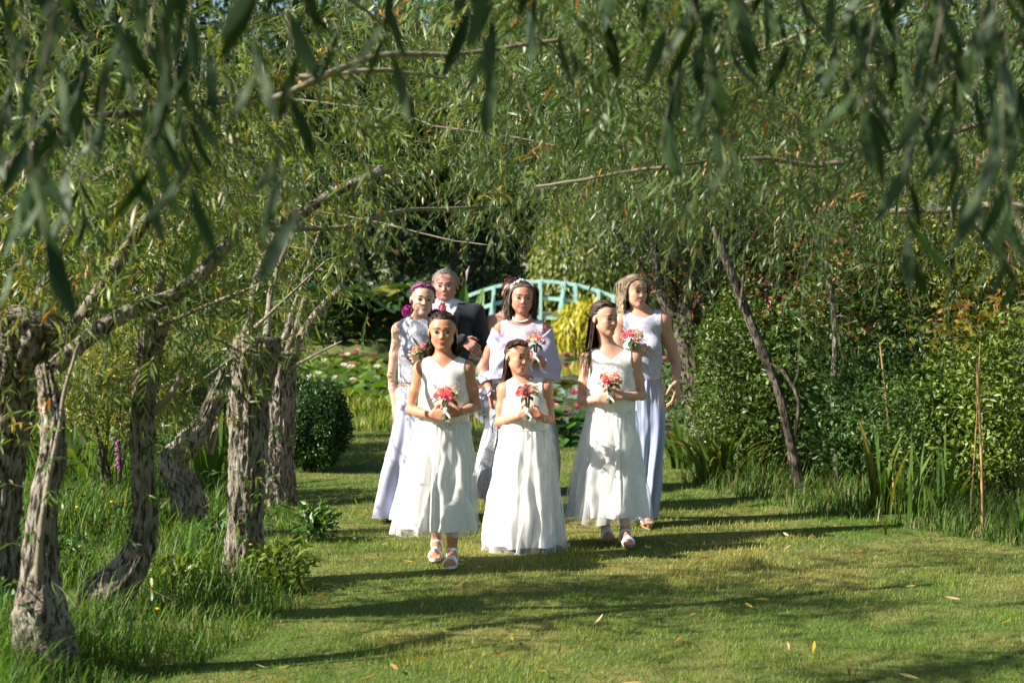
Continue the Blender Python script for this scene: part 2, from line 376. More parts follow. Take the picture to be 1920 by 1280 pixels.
M_LACEP = lace_mat('pale_lilac_lace', (.44, .43, .55), (.74, .72, .80))
M_LACEM = lace_mat('mauve_lace', (.55, .48, .55), (.80, .76, .80))
M_GLIT = mat('silver_sequin', (.55, .56, .60), .3, .6, noise=[(220, (.16, .17, .2), .48, .55)], metal=.4)
def tulle_mat():
    m = bpy.data.materials.new('tulle'); m.use_nodes = True; n = m.node_tree.nodes; l = m.node_tree.links
    p = n['Principled BSDF']; p.inputs['Base Color'].default_value = (.84, .83, .80, 1); p.inputs['Roughness'].default_value = .8
    t = n.new('ShaderNodeBsdfTransparent'); x = n.new('ShaderNodeMixShader')
    lw = n.new('ShaderNodeLayerWeight'); lw.inputs['Blend'].default_value = .35
    mr = n.new('ShaderNodeMapRange'); mr.inputs['To Min'].default_value = .22; mr.inputs['To Max'].default_value = .75
    l.new(lw.outputs['Facing'], mr.inputs['Value']); l.new(mr.outputs[0], x.inputs[0]); l.new(t.outputs[0], x.inputs[1]); l.new(p.outputs[0], x.inputs[2])
    l.new(x.outputs[0], n['Material Output'].inputs['Surface']); return m
M_TULLE = tulle_mat()
def hair_mat(name): return mat(name, attr=True, rough=.5, spec=.28)
M_HAIR = hair_mat('hair_strands')

def join_parts(parts):                   # [(V,F,slot)] -> V, faces, mi
    V, F, mi, n = [], [], [], 0
    for v, f, s in parts: V.append(v); F.append(np.asarray(f) + n); mi.append(s); n += len(v)
    return np.concatenate(V), F, mi
def hairline(L, hi=.30, temple=.05, nape=-.26):
    """head-frame points -> signed 'has hair' value (>0 hair)"""
    y, z = L[..., 1], L[..., 2]
    x = L[..., 0]; fr = np.where(y < 0, z - (temple + (hi - temple) * np.clip(-y / .26, 0, 1.2)) - .06 * np.clip(1 - np.abs(np.abs(x) - .2) / .1, 0, 1) * (y < -.12), z - np.maximum(temple - y * .95, nape))
    return fr
def hair_cap(hd, color, hl=(.30, .05, -.26), t=.022, h=.008):
    P = [hd.ell((0, .065, .13), (.335, .41, .372)), hd.ell((0, .12, -.08), (.25, .28, .28), k=.1)]
    def cut(X, Y, Z):
        L = hd.l(np.stack(np.broadcast_arrays(X, Y, Z), -1)); return -hairline(L, *hl) * hd.h * .7
    V, F = solid(P, h, t * hd.h, [cut]); return V, F, np.tile(color, (len(V), 1)) * .8
def hair_strands(hd, body, color, style, N=900, length=.3, steps=16, wave=.006, wid=.0019, hl=(.30, .05, -.26), var=.35, tie=(0, .46, .05), fall=(0, .35, 0), tips=None, seed=1, below=-9, spread=.0, nfreq=60., ymin=-9):
    r = np.random.default_rng(seed)
    D = nrm(r.normal(size=(N * 7, 3))); D = D[D[:, 2] > -.75]
    headp = [hd.ell((0, .065, .13), (.34, .415, .375)), hd.ell((0, .12, -.08), (.25, .28, .28), k=.1)]
    # roots: march outward from the skull centre
    t = np.linspace(.1, .6, 40); C = np.array([0, .065, .1]); L = C + D[:, None] * t[None, :, None]
    d = sdf_at(headp, hd.w(L)); i = np.argmax(d > 0, 1); L = L[np.arange(len(D)), i]
    L = L[(hairline(L, *hl) > .0) & (L[:, 2] > below) & (L[:, 1] > ymin)][:N]; n = len(L)
    p = hd.w(L); pts = [p.copy()]; off0 = (.012 + r.random(n) * .05) * hd.h; seglen = length * (.75 + .5 * r.random(n)) / steps
    side = np.sign(L[:, 0] + r.normal(size=n) * .01); tied = np.zeros(n, bool); ph = r.random(n) * 6.28; lowroot = L[:, 2] < .02
    clump = np.floor(np.arctan2(L[:, 0], L[:, 1]) * 9 + r.normal(size=n) * .6) * 1.7; ph = ph * .5
    grav = np.array([0, 0, -1.]); drift = r.normal(size=(n, 3)) * spread
    for k in range(steps):
        l = hd.l(p)
        if style == 'back':
            tt = np.array(tie); to = (tt - l); dist = np.linalg.norm(to, axis=1); tied |= (dist < .16) | lowroot
            dl = nrm(to) + np.array([0, .15, .1]); dw = nrm(dl) @ hd.R.T
            fw = nrm(grav + np.array(fall) @ hd.R.T * .6)
            dirn = np.where(tied[:, None], fw, dw)
        elif style == 'loose':
            fr = np.clip((l[:, 2] - .0) / .35, 0, 1)[:, None]; forehead = np.clip(-(l[:, 1] + .02) * 3.0, 0, 1)[:, None]
            fr = np.clip((l[:, 2:3] - .22) / .2, 0, 1)
            dl = np.concatenate([side[:, None] * .8 * fr, .15 + 1.0 * forehead * np.clip((l[:, 2:3] + .30) / .4, 0, 1), -.75 + .25 * fr], 1)
            dirn = nrm(dl) @ hd.R.T
        else:                                                # short, lies back along the skull
            dl = np.stack([side * .15, np.full(n, .7), -.2 - .8 * np.clip(.4 - l[:, 2], 0, 1)], 1); dirn = nrm(dl) @ hd.R.T
        dirn = nrm(dirn + drift * .3)
        a = k / steps; amp = wave * (a if style != 'short' else .3)
        wv = np.stack([np.sin(ph + clump + k * nfreq / steps * .5), np.cos(ph * .5 + clump + k * nfreq / steps * .45), np.zeros(n)], 1) * amp
        p = p + dirn * seglen[:, None] + wv
        off = off0 * (1 + .6 * (style == 'loose') * a)
        d = sdf_at(body, p); m = d < off
        if m.any():
            g = sdf_grad(body, p[m]); p[m] += g * (off[m] - d[m])[:, None]
        pts.append(p.copy())
    pts = np.stack(pts, 1)                                    # n, steps+1, 3
    T = nrm(np.gradient(pts, axis=1)); out = pts - hd.w((0, .06, 0)); out[..., 2] *= .3; W = nrm(np.cross(T, nrm(out)))
    W = nrm(W + r.normal(size=(n, 1, 3)) * .35)
    tap = np.concatenate([np.full(steps - 2, 1.), [.8, .55, .2]])[None, :, None] * wid * (.6 + .8 * r.random((n, 1, 1)))
    V = np.stack([pts - W * tap, pts + W * tap], 2).reshape(-1, 3); m = steps + 1
    a = (np.arange(n)[:, None] * m + np.arange(m - 1)[None]) * 2; F = np.stack([a, a + 1, a + 3, a + 2], -1).reshape(-1, 4)
    c = np.array(color)[None, :] * (1 - var + 2 * var * r.random((n, 1))); c = np.repeat(c[:, None], m, 1)
    if tips is not None:
        f = np.clip(np.linspace(-.3, 1.2, m), 0, 1)[None, :, None]; c = c * (1 - f) + np.array(tips) * (.7 + .6 * r.random((n, 1, 1))) * f
    return V, F, np.repeat(c.reshape(-1, 3), 2, 0)
def curl_clump(c, R, color, n=160, seed=2, wid=.003):
    r = np.random.default_rng(seed); s0 = nrm(r.normal(size=(n, 3))) * r.random((n, 1)) ** .4; t = np.linspace(0, 1, 14)
    ax = nrm(r.normal(size=(n, 3))); bx = nrm(np.cross(ax, r.normal(size=(n, 3))))
    ang = t[None] * (3 + 4 * r.random((n, 1))) + r.random((n, 1)) * 6
    pts = s0[:, None] * .85 + (np.cos(ang)[..., None] * ax[:, None] + np.sin(ang)[..., None] * bx[:, None]) * .35 + np.array([0, 0, -.5]) * t[None, :, None]
    pts = np.array(c) + pts * np.array(R); T = nrm(np.gradient(pts, axis=1)); W = nrm(np.cross(T, r.normal(size=(n, 1, 3)))) * wid
    V = np.stack([pts - W, pts + W], 2).reshape(-1, 3); a = (np.arange(n)[:, None] * 14 + np.arange(13)[None]) * 2
    return V, np.stack([a, a + 1, a + 3, a + 2], -1).reshape(-1, 4), np.repeat(np.repeat(np.array(color)[None] * (.6 + .8 * r.random((n, 1))), 14, 0), 2, 0)
def braid(path, r, color, n=26):
    """plaited lock: fat lobes alternating left and right along a path"""
    mb = MB(); P = spline(path, n); t, X, Y = frames(P)
    for k in range(n):
        o = X[k] * (r * .55 if k % 2 else -r * .55)
        mb.tube([P[k] + o - t[k] * r * 1.1 - X[k] * 0, P[k] + o * .4 + t[k] * r * .2, P[k] - o * .6 + t[k] * r * 1.2], [r * .45, r * .75, r * .3], 6, True, np.array(color) * (.75 + .5 * random.random()))
    F = [np.concatenate(f) for f in (mb.F[3], mb.F[4]) if f]
    return np.concatenate(mb.V), F, np.concatenate(mb.C)
def hair_object(root, pieces, name='hair'):
    V, F, C, n = [], [], [], 0
    for v, f, c in pieces:
        V.append(v); C.append(c)
        for q in (f if isinstance(f, list) else [f]): F.append(np.asarray(q) + n)
        n += len(v)
    return obj(name, mesh_data(name, np.concatenate(V), F, [M_HAIR], None, True, np.concatenate(C)), root)

class Person:
    """spec in photo pixels at the person's distance; builds everything in local space at the feet"""
    def __init__(s, label, px, Y, H, eyes, hh, yaw, pitch, tilt, sh, el, wr, skin, lips, group=None, torso=(1, 1, 1), bust=0., arm=1.0, smile=0., z0=0.0, feet=None, feetlen=.15, hands=None, elbow_y=(.03, .03), wrist_y=(-.12, -.12), man=False, h=.0056, lean=0.0, brow=1., jaw=1., gaze=0., wide=1.0):
        s.px, s.Y, s.H = px, Y, H; s.sc = FPX / Y; s.root = thing('person', label, 'person', ((px - CX) * Y / FPX, Y, z0), 0, group)
        s.z0 = z0; L = s.L
        c = L(*eyes, 0); c[1] = -.02 + lean; s.hd = hd = Head(c, hh, yaw, pitch, tilt)
        s.S = [L(*q, 0) for q in sh]; mid = (s.S[0] + s.S[1]) / 2; sw = abs(s.S[1][0] - s.S[0][0]) / 2; s.mid, s.sw = mid, sw
        tw, td, th, wv = (*torso, 1.0)[:4]; zt = mid[2]; hipz = .53 * H
        T = [ell((mid[0], .005, zt - .095 * H), (sw * .80 * tw, .068 * H * td, .125 * H)),
             ell((mid[0] * .8, .0, hipz + .10 * H), (sw * .74 * tw * wv, .058 * H * td * (1 + .5 * (wv - 1)), .10 * H), k=.08),
             ell((mid[0] * .5, .01, hipz), (sw * .85 * tw * th, .07 * H * td, .085 * H), k=.08),
             cap(s.S[0] + (.012, 0, -.012), s.S[1] + (-.012, 0, -.012), .034 * H * arm, k=.05)]
        nb = np.array([mid[0] + (c[0] - mid[0]) * .25, .012, zt + .022 * H])
        for q in (0, 1): T.append(cap(nb + (0, 0, .018 * H), s.S[q] + ((.1, -.1)[q] * sw, 0, .004 * H), .028 * H, .024 * H, k=.045))
        if bust:
            for q in (-1, 1): T.append(ell((mid[0] + q * sw * .40, -.052 * H * td, zt - .10 * H), (bust, bust * .8, bust), k=.04))
        s.neck = [cap(hd.w((0, .10, -.20)), nb, .205 * hh * (1.3 if man else 1.0), .235 * hh * (1.3 if man else 1.0), k=.018)]
        s.T = T; s.A = []; s.AU = []
        for q in (0, 1):
            if el[q] is None: continue
            e = L(*el[q], elbow_y[q]); w_ = L(*wr[q], wrist_y[q]); r = .0235 * H * arm
            a = [cap(s.S[q], s.S[q] * .45 + e * .55, r * 1.12, r * 1.0, k=.03), cap(s.S[q] * .45 + e * .55, e, r * 1.0, r * .82, k=.02), cap(e, e * .6 + w_ * .4, r * .84, r * .84, k=.015), cap(e * .6 + w_ * .4, w_, r * .84, r * .60, k=.02)]
            s.AU += a
            s.A += a
            if hands and hands[q]:
                hs = hands[q]; s.A += hand(w_, hs['d'], hs['n'], hs.get('l', .112 * H), hs.get('curl', (35, 40, 25)), hs.get('th', 1))
        s.G = []; s.feet = []
        for q in (0, 1):
            hp = np.array([mid[0] * .5 + (-1, 1)[q] * sw * .42, .01, hipz - .02 * H])
            if feet and feet[q]:
                fx = feet[q]; ank = L(fx['p'][0], fx['p'][1], fx.get('y', 0)); ank[2] = fx.get('sole', .02) + .33 * feetlen + fx.get('up', 0) * .6
                kn = (hp + ank) / 2 + (0, -.03 + fx.get('knee', 0), 0)
                s.G += [cap(hp, kn, .052 * H, .036 * H, k=.03), cap(kn, kn * .6 + ank * .4, .034 * H, .033 * H, k=.03), cap(kn * .6 + ank * .4, ank, .033 * H, .0185 * H, k=.02)]
                fp, ff = foot(ank, fx.get('dir', (0, -1)), feetlen, fx.get('sole', .02), fx.get('up', 0), (1, -1)[q]); s.G += fp; s.feet.append((fp, ff, feetlen, fx))
            else:
                s.G += [cap(hp, hp * (1, 1, .5), .052 * H, .036 * H, k=.03), cap(hp * (1, 1, .5), hp * (1, 1, .1), .034 * H, .02 * H, k=.03)]
        s.headp = hd.prims(wide=wide, jaw=jaw, nose=1.15 if man else 1.0)
        s.all = T + s.neck + s.A + s.G + s.headp
        V, F = solid(s.all, h, 0, coarse=[(.16, .42 * H)])
        sk = skin; parts = [(V, F, 0)] + face_features(hd, s.headp, smile, brow, gaze=gaze)
        V, F, mi = join_parts(parts)
        s.body = obj('body', mesh_data('body', V, F, [sk, M_EYE, M_IRIS, M_LASH, lips, M_MOUTH, M_TEETH], mi, True), s.root)
    def L(s, px, py, y=0.):
        k = s.sc * s.Y / (s.Y + y)
        return np.array([(px - CX) / k - (s.px - CX) / s.sc, y, CZ - (py - HY) / k - s.z0])
    def bodice(s, m, zlo, vz=None, vslope=1.3, ax=.122, scoop=None, infl=.007, name='bodice', h=.0078, back=True):
        """close-fitting top: torso inflated, cut at waist, armholes and neckline"""
        mx = s.mid[0]; cuts = [lambda X, Y, Z: zlo - Z + 0 * X + 0 * Y,
                               lambda X, Y, Z: np.abs(X - mx) - ax + .12 * np.maximum(0, s.mid[2] - .02 - Z) * 0 - np.clip(s.mid[2] - .05 - Z, 0, 1) * 1.2 + 0 * Y]
        if vz is not None: cuts.append(lambda X, Y, Z: np.where(Y < .02, (Z - (vz + np.abs(X - mx) * vslope)) / (1 + vslope), -1.) + 0 * Z)
        if scoop: cuts.append(lambda X, Y, Z: np.where(Y < .03, scoop[1] - np.sqrt((X - mx) ** 2 + (Z - scoop[0]) ** 2 * scoop[2]), -1.))
        cuts.append(lambda X, Y, Z: np.where(Y >= .0, Z - (s.mid[2] + .035 * s.H), -1.) + 0 * X)
        V, F = solid(s.T, h, infl, cuts); return obj(name, mesh_data(name, V, F, [m]), s.root)
    def skirt(s, name, m, rows, dep=.8, folds=((9, .016), (14, .010), (5, .012)), seed=0, nu=136, nv=40, cy=0.0, fy=-.04, grow=0.0, hem=.0, parent=None, start=.12, y_shift=0.0):
        r = np.random.default_rng(seed); py = np.array([q[0] for q in rows], float); zz = CZ - (py - HY) / s.sc - s.z0
        l = np.array([(q[1] - CX) / s.sc - (s.px - CX) / s.sc for q in rows]); rr = np.array([(q[2] - CX) / s.sc - (s.px - CX) / s.sc for q in rows])
        t = np.linspace(0, 1, nv); z = zz[0] + (zz[-1] - zz[0]) * t; o = np.argsort(zz)
        li = np.interp(z, zz[o], l[o]); ri = np.interp(z, zz[o], rr[o])
        k = np.ones(5) / 5; sm = lambda a: np.convolve(np.pad(a, 2, 'edge'), k, 'valid'); li, ri = sm(li), sm(ri)
        th = np.arange(nu) / nu * 2 * np.pi; hw = (ri - li) / 2 + grow; cx = (li + ri) / 2; T = t[:, None]
        f = 0
        wob = vnoise(np.stack([np.cos(th)[None] * 2 + 0 * T, np.sin(th)[None] * 2 + 0 * T, T * 1.6 + seed * 3.1 + 0 * th[None]], -1)) * .8
        for n_, a in folds:
            f = f + a * np.sin(n_ * (th[None] + wob * .5 * 7 / n_) + r.random() * 6.28 + wob) * np.clip((T - start) * 1.6, 0, 1) ** .8
        f = f * 1.5 + .0035 * np.sin(th[None] * 34 + 6 * wob) * np.exp(-T * 5)
        f = f + .008 * vnoise(np.stack([np.cos(th)[None] * 5 + 0 * T, np.sin(th)[None] * 5 + 0 * T, T * 9 + seed + 0 * th[None]], -1))
        R1 = hw[:, None] * (1 - .04) + f; R2 = (hw * dep)[:, None] + f
        X = cx[:, None] + R1 * np.cos(th)[None]; Y = cy + fy * T * 1.0 + y_shift * T ** 2 + R2 * np.sin(th)[None]
        Z = z[:, None] + hem * T ** 6 * vnoise(np.stack([np.cos(th) * 3, np.sin(th) * 3, 0 * th + seed], -1))[None]
        V = np.stack([X, Y, Z], -1).reshape(-1, 3)
        return obj(name, mesh_data(name, V, grid_faces(nv, nu, True)[:, ::-1], [m]), parent or s.root)
    def hair(s, pieces, name='hair'): return hair_object(s.root, pieces, name)
    def sandal(s, i, m, slabs, sole=M_SOLE, name='sandal'):
        fp, (base, d, sd, up), L, fx = s.feet[i]; mb = MB(); t = np.arange(28) / 28 * 2 * np.pi
        lx = np.cos(t) * .5 * L + .30 * L; wy = np.sin(t) * L * (.165 + .05 * np.cos(t)); q = base + lx[:, None] * d + wy[:, None] * sd
        lift = up * np.clip((.35 * L - lx) / (.5 * L), 0, 1.2) ; rise = np.stack([0 * t, 0 * t, lift], 1)
        top = q + rise + (0, 0, .006); bot = q + rise + (0, 0, -.009)
        n = 28; V = np.concatenate([top, bot, [base + d * .30 * L + (0, 0, .006 + up * .2)], [base + d * .3 * L + (0, 0, -.009 + up * .2)]])
        k = np.arange(n); k1 = (k + 1) % n
        mb.add(V, np.stack([k + n, k1 + n, k1, k], 1)); mb.F[3] += [np.stack([k, k1, 0 * k + 2 * n], 1), np.stack([k1 + n, k + n, 0 * k + 2 * n + 1], 1)]
        o = obj(name, mb.mesh(name, sole), s.root)
        for a, b, tiltk in slabs:
            def cut(X, Y, Z, a=a, b=b, tk=tiltk):
                u = ((X - base[0]) * d[0] + (Y - base[1]) * d[1]) / L + tk * (Z - base[2]) / L; return np.maximum(a - u, u - b) * L
            V, F = solid(fp, .0035, .0045, [cut, lambda X, Y, Z: base[2] - .003 - Z + 0 * X + 0 * Y])
            if len(V): obj('strap', mesh_data('strap', V, F, [m]), o)
        return o
    def ring(s, name, p, axis, r, tr, m, squash=1.0):
        ax = nrm(axis); u = nrm(np.cross(ax, (0.3, .5, .8))); v = np.cross(ax, u); a = np.linspace(0, 2 * np.pi, 25)
        P = np.asarray(p) + r * (np.cos(a)[:, None] * u + np.sin(a)[:, None] * v * squash)
        return obj(name, MB().tube(P, tr, 6, False).mesh(name, m, True), s.root)

# ------------------------------------------------------------------ bouquets
def petal(c, d, up, w_, l, curl, col, mb, cup=.5):
    u = np.linspace(-1, 1, 5); t = np.linspace(0, 1, 4); U, T = np.meshgrid(u, t); side = nrm(np.cross(d, up))
    prof = np.sin(np.clip(T * .8 + .12, 0, 1) * np.pi) ** .6
    P = c + (U * prof * w_)[..., None] * side + (T * l)[..., None] * nrm(d) + ((T ** 2) * curl * l + cup * U ** 2 * w_ * .6)[..., None] * nrm(up)
    cc = np.array(col)[None, None] * (.75 + .35 * T[..., None]); mb.add(P.reshape(-1, 3), grid_faces(4, 5), np.clip(cc.reshape(-1, 3), 0, .95))
M_PETAL = leaf_mat('petal', None, .25, .5, .3); M_BLEAF = leaf_mat('bouquet_leaf', None, .2, .45)
def rose_mesh(col, R, seed, openness=1.0):
    r = np.random.default_rng(seed); mb = MB(); z = np.array([0, 0, 1.])
    for ring, (n, rad, tl, cu) in enumerate(((4, .12, .25, .55), (5, .30, .55, .35), (6, .50, .9, .1), (7, .68, 1.15, -.2))):
        for k in range(n):
            a = (k + .5 * ring + .2 * r.random()) / n * 2 * np.pi; o = np.array([math.cos(a), math.sin(a), 0])
            d = nrm(z + o * tl * openness); petal(o * rad * R * .45 - z * .25 * R * ring * .4, d, -o + z * .5, R * (.35 + .11 * ring), R * (.85 + .06 * ring), cu, np.array(col) * (.85 + .2 * r.random()) * (.86 + .05 * ring), mb, .7)
    return mb.mesh('rose', M_PETAL, True)
ROSES = {}
def get_rose(kind, seed):
    k = (kind, seed % 3)
    if k not in ROSES: ROSES[k] = rose_mesh({'pink': (.95, .34, .43), 'blush': (.96, .70, .66), 'white': (.96, .94, .88), 'rose': (.86, .42, .50)}[kind], .021, 5 * seed + len(ROSES), 1.0)
    return ROSES[k]
def align(d):
    return Vector(d).to_track_quat('Z', 'Y').to_euler()
def bouquet(label, P, kinds, R=.062, stem=.12, ribbon=True, seed=0, tilt=(0, -.35, 1), squash=.75, leaves=7):
    """P: world point of the hands' grip; flowers sit above it"""
    r = np.random.default_rng(seed); root = thing('bouquet', label, 'bouquet', P, 0, None); ax = nrm(tilt); top = ax * stem
    x = nrm(np.cross(ax, (0, 1, .01))); y = np.cross(x, ax)
    mb = MB()
    for k in range(6):
        o = x * .007 * math.cos(k) + y * .007 * math.sin(k); mb.tube([o * 1.0 - ax * .05, o, top * .9 + o * 2.2], .0035, 5)
    obj('stem', mb.mesh('stem', mat('stem_green', (.12, .17, .05), .6)), root)
    if ribbon:
        w_ = MB().tube([-ax * .022, ax * .0, ax * .03], [.0135, .0145, .014], 12); obj('ribbon_wrap', w_.mesh('ribbon_wrap', M_RIB, True), root)
        for q in (-1, 1):
            pts = spline([ax * .0 + y * -.016, x * q * .02 - y * .04 - ax * .015, x * q * .035 - y * .035 - ax * .06, x * q * (.02 if q > 0 else .05) - y * .03 - ax * .10], 10)
            s_ = nrm(np.cross(np.gradient(pts, axis=0), y)) * .0055; V = np.stack([pts - s_, pts + s_], 1).reshape(-1, 3); a = np.arange(9) * 2
            obj('ribbon_tail', mesh_data('ribbon_tail', V, np.stack([a, a + 1, a + 3, a + 2], 1), [M_RIB]), root)
    n = len(kinds); ga = 2.39996
    for i, kd in enumerate(kinds):
        q = (i + .5) / n; rad = math.sqrt(q); a = i * ga + seed
        o = x * math.cos(a) * rad * R + y * math.sin(a) * rad * R * .8 + ax * (1 - rad ** 2) * R * .7 * squash
        d = nrm(ax * (1.1 - .6 * rad) + (x * math.cos(a) + y * math.sin(a)) * rad + np.array([0, -.35, .1]))
        obj('rose' if kd != 'white' else 'white_rose', get_rose(kd, i + seed), root, top + o, align(d)).scale = [1.0 + .25 * r.random()] * 3
    lm = LEAF_BOUQ
    for k in range(leaves):
        a = k / leaves * 6.28 + seed; d = nrm(x * math.cos(a) + y * math.sin(a) + ax * (.25 * r.random() - .25)); 
        b = obj('leaf', lm, root, top + (x * math.cos(a) + y * math.sin(a)) * R * .5 - ax * .012, Vector(d).to_track_quat('Y', 'Z').to_euler()); b.scale = [.9 + .5 * r.random()] * 3
    mb = MB()
    for k in range(16):
        a = r.random() * 6.28; d = nrm(x * math.cos(a) + y * math.sin(a) + ax * (.5 + .6 * r.random())); e = top + d * R * (1.25 + .45 * r.random())
        mb.tube([top + d * R * .4, e], .0009, 4, False, (.25, .17, .07))
        for j in range(4): mb.ball(e + r.normal(size=3) * .005, .0028, 6, 4, (.55, .42, .30) if j % 2 else (.45, .12, .15))
    obj('filler_sprig', mb.mesh('filler_sprig', M_BLEAF), root)
    return root
def simple_leaf_mesh(name, L, W, m, col, fold=.25, bend=-.25, n=7):
    t = np.linspace(0, 1, n); w_ = W * np.sin(np.pi * np.clip(t * .93 + .04, 0, 1)) ** .8; z = bend * L * t ** 2
    V = np.concatenate([np.stack([-w_, t * L, z + fold * w_], 1), np.stack([0 * t, t * L, z], 1), np.stack([w_, t * L, z + fold * w_], 1)])
    a = np.arange(n - 1); F = np.concatenate([np.stack([a, a + n, a + n + 1, a + 1], 1), np.stack([a + n, a + 2 * n, a + 2 * n + 1, a + n + 1], 1)])
    return mesh_data(name, V, F, [m], None, True, np.tile(col, (len(V), 1)))
LEAF_BOUQ = simple_leaf_mesh('bouquet_leaf', .05, .013, M_BLEAF, (.035, .075, .022))
# ------------------------------------------------------------------ ground, lawn, pond
def shore(x):                            # distance at which the lawn ends and the bank begins
    return np.interp(x, [-30, -8, -4, -2, -.5, .6, 1.6, 3, 30], [30, 26, 23.5, 21.5, 19, 17.2, 16.0, 16.5, 17])
def ground_z(x, y):
    x = np.asarray(x, float); y = np.asarray(y, float)
    n = .018 * vnoise(np.stack([x * .9, y * .9, 0 * x], -1)) + .03 * vnoise(np.stack([x * .25, y * .25, 0 * x + 5], -1)) * np.clip((np.abs(x) - 1.2) * .5 + .3, 0, 1)
    far = np.interp(x, [-30, -12, -4, 0, 4, 30], [46, 46, 47, 62, 62, 60]); s = shore(x)
    dpt = np.clip((y - s) / 1.2, 0, 1) * np.clip((far - y) / 1.5, 0, 1)
    left = np.clip((-x - 1.3) / 1.5, 0, 1) * .06 * np.clip((14 - y) / 4, 0, 1)
    return n * np.clip((s - y) / 2, .2, 1) + left - .75 * dpt * dpt * (3 - 2 * dpt)
def mono_grid(xs, ys, f): X, Y = np.meshgrid(xs, ys); return np.stack([X, Y, f(X, Y)], -1).reshape(-1, 3), grid_faces(len(ys), len(xs))
xs = np.concatenate([np.linspace(-400, -12, 14), np.linspace(-11.5, 11.5, 104), np.linspace(12, 400, 14)])
ys = np.concatenate([np.linspace(-60, 2, 8), np.linspace(2.5, 26, 118), np.linspace(26.5, 70, 60), np.linspace(75, 700, 18)])
m = mat('ground_turf', (.085, .115, .028), .9, .15, noise=[(1.3, (.19, .165, .06), .45, .65), (14, (.05, .07, .018), .5, .75)], bump=(60, .6, (1, 1, 1)))
V, F = mono_grid(xs, ys, ground_z); obj('ground', mesh_data('ground', V, F, [m]), kind='structure')
# water
m = mat('pond_water', (.018, .026, .010), .04, .6); nd = m.node_tree.nodes; lk = m.node_tree.links
tc = nd.new('ShaderNodeTexCoord'); mp = nd.new('ShaderNodeMapping'); mp.inputs['Scale'].default_value = (1.2, .5, 1); tn = nd.new('ShaderNodeTexNoise'); tn.inputs['Scale'].default_value = 2.2
bp = nd.new('ShaderNodeBump'); bp.inputs['Strength'].default_value = .10; bp.inputs['Distance'].default_value = .02
lk.new(tc.outputs['Object'], mp.inputs[0]); lk.new(mp.outputs[0], tn.inputs[0]); lk.new(tn.outputs['Fac'], bp.inputs['Height']); lk.new(bp.outputs[0], nd['Principled BSDF'].inputs['Normal'])
WZ = -.25
obj('pond_water', mesh_data('pond_water', [[-45, 14, WZ], [45, 14, WZ], [45, 66, WZ], [-45, 66, WZ]], np.array([[0, 1, 2, 3]]), [m]), kind='structure')

# ------------------------------------------------------------------ leaves, twigs, branches
M_WILLOW = leaf_mat('willow_leaf', (.16, .215, .095), .30, .42, .36)
M_LEAF = leaf_mat('shrub_leaf', None, .30, .42, .45)
M_BLADE = leaf_mat('grass_blade', None, .35, .5, .3)
def bark_mat(name, c1, c2, c3):
    m = mat(name, c1, .9, .15, noise=[(7, c2, .4, .62), (34, c3, .46, .60)], bump=(55, 1.0, (1, 1, .35)))
    for q in [x for x in m.node_tree.nodes if x.type == 'TEX_NOISE' and abs(x.inputs['Scale'].default_value - 34) < 1]:
        mp = m.node_tree.nodes.new('ShaderNodeMapping'); mp.inputs['Scale'].default_value = (1.6, 1.6, .45); lk = q.inputs['Vector'].links[0]; m.node_tree.links.new(lk.from_socket, mp.inputs[0]); m.node_tree.links.new(mp.outputs[0], q.inputs['Vector'])
    return m
M_BARK = bark_mat('willow_bark', (.17, .145, .11), (.27, .24, .195), (.045, .035, .026))
M_BARKD = bark_mat('dark_bark', (.10, .08, .06), (.17, .14, .11), (.03, .025, .02))
M_SHOOT = mat('shoot_bark', (.16, .135, .09), .7, .3, noise=[(6, (.24, .21, .15), .4, .65)], bump=(60, .4, (1, 1, 1)))
M_NEAR = leaf_mat('near_willow_leaf_shaded', (.055, .085, .035), .14, .5, .18)  # willow leaf darkened: the shade on the near leaves is in its colour
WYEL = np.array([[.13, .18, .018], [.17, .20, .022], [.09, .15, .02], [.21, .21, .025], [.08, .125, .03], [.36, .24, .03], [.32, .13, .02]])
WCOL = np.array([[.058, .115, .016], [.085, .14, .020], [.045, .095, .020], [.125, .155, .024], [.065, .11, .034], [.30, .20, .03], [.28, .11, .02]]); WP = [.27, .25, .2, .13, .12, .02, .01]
def pick_cols(n, cols, p, r, var=.3):
    c = np.asarray(cols)[r.choice(len(cols), n, p=np.asarray(p) / np.sum(p))]; return c * (1 - var + 2 * var * r.random((n, 1)))
def leaf_arrays(P, D, N, L, W, C, curl=.18, quad=True):
    """narrow pointed leaves: base, two shoulders, two waists, tip"""
    D = nrm(D); Sd = nrm(np.cross(D, N)); Nn = np.cross(Sd, D); L = L[:, None]; W = W[:, None]
    if quad:
        V = np.stack([P, P + D * L * .3 - Sd * W * .5, P + D * L * .3 + Sd * W * .5, P + D * L * .68 - Sd * W * .42 - Nn * L * curl * .35, P + D * L * .68 + Sd * W * .42 - Nn * L * curl * .35, P + D * L * .96 - Nn * L * curl], 1)
        a = np.arange(len(P)) * 6; F = [np.concatenate([np.stack([a, a + 2, a + 1], 1), np.stack([a + 3, a + 4, a + 5], 1)]), np.stack([a + 1, a + 2, a + 4, a + 3], 1)]; k = 6
    else:
        V = np.stack([P, P + D * L * .45 - Sd * W * .5 + Nn * W * .12, P + D * L * .45 + Sd * W * .5 + Nn * W * .12, P + D * L - Nn * L * curl * .5], 1)
        a = np.arange(len(P)) * 4; F = [np.concatenate([np.stack([a, a + 2, a + 3], 1), np.stack([a, a + 3, a + 1], 1)])]; k = 4
    return V.reshape(-1, 3), F, np.repeat(C, k, 0)
def leaves_object(name, parent, args, m, kind='stuff', **kw):
    V, F, C = leaf_arrays(*args, **kw); return obj(name, mesh_data(name, V, F, [m], None, True, C), parent, kind=kind)
def fix_leaf_parent(o, root): pass
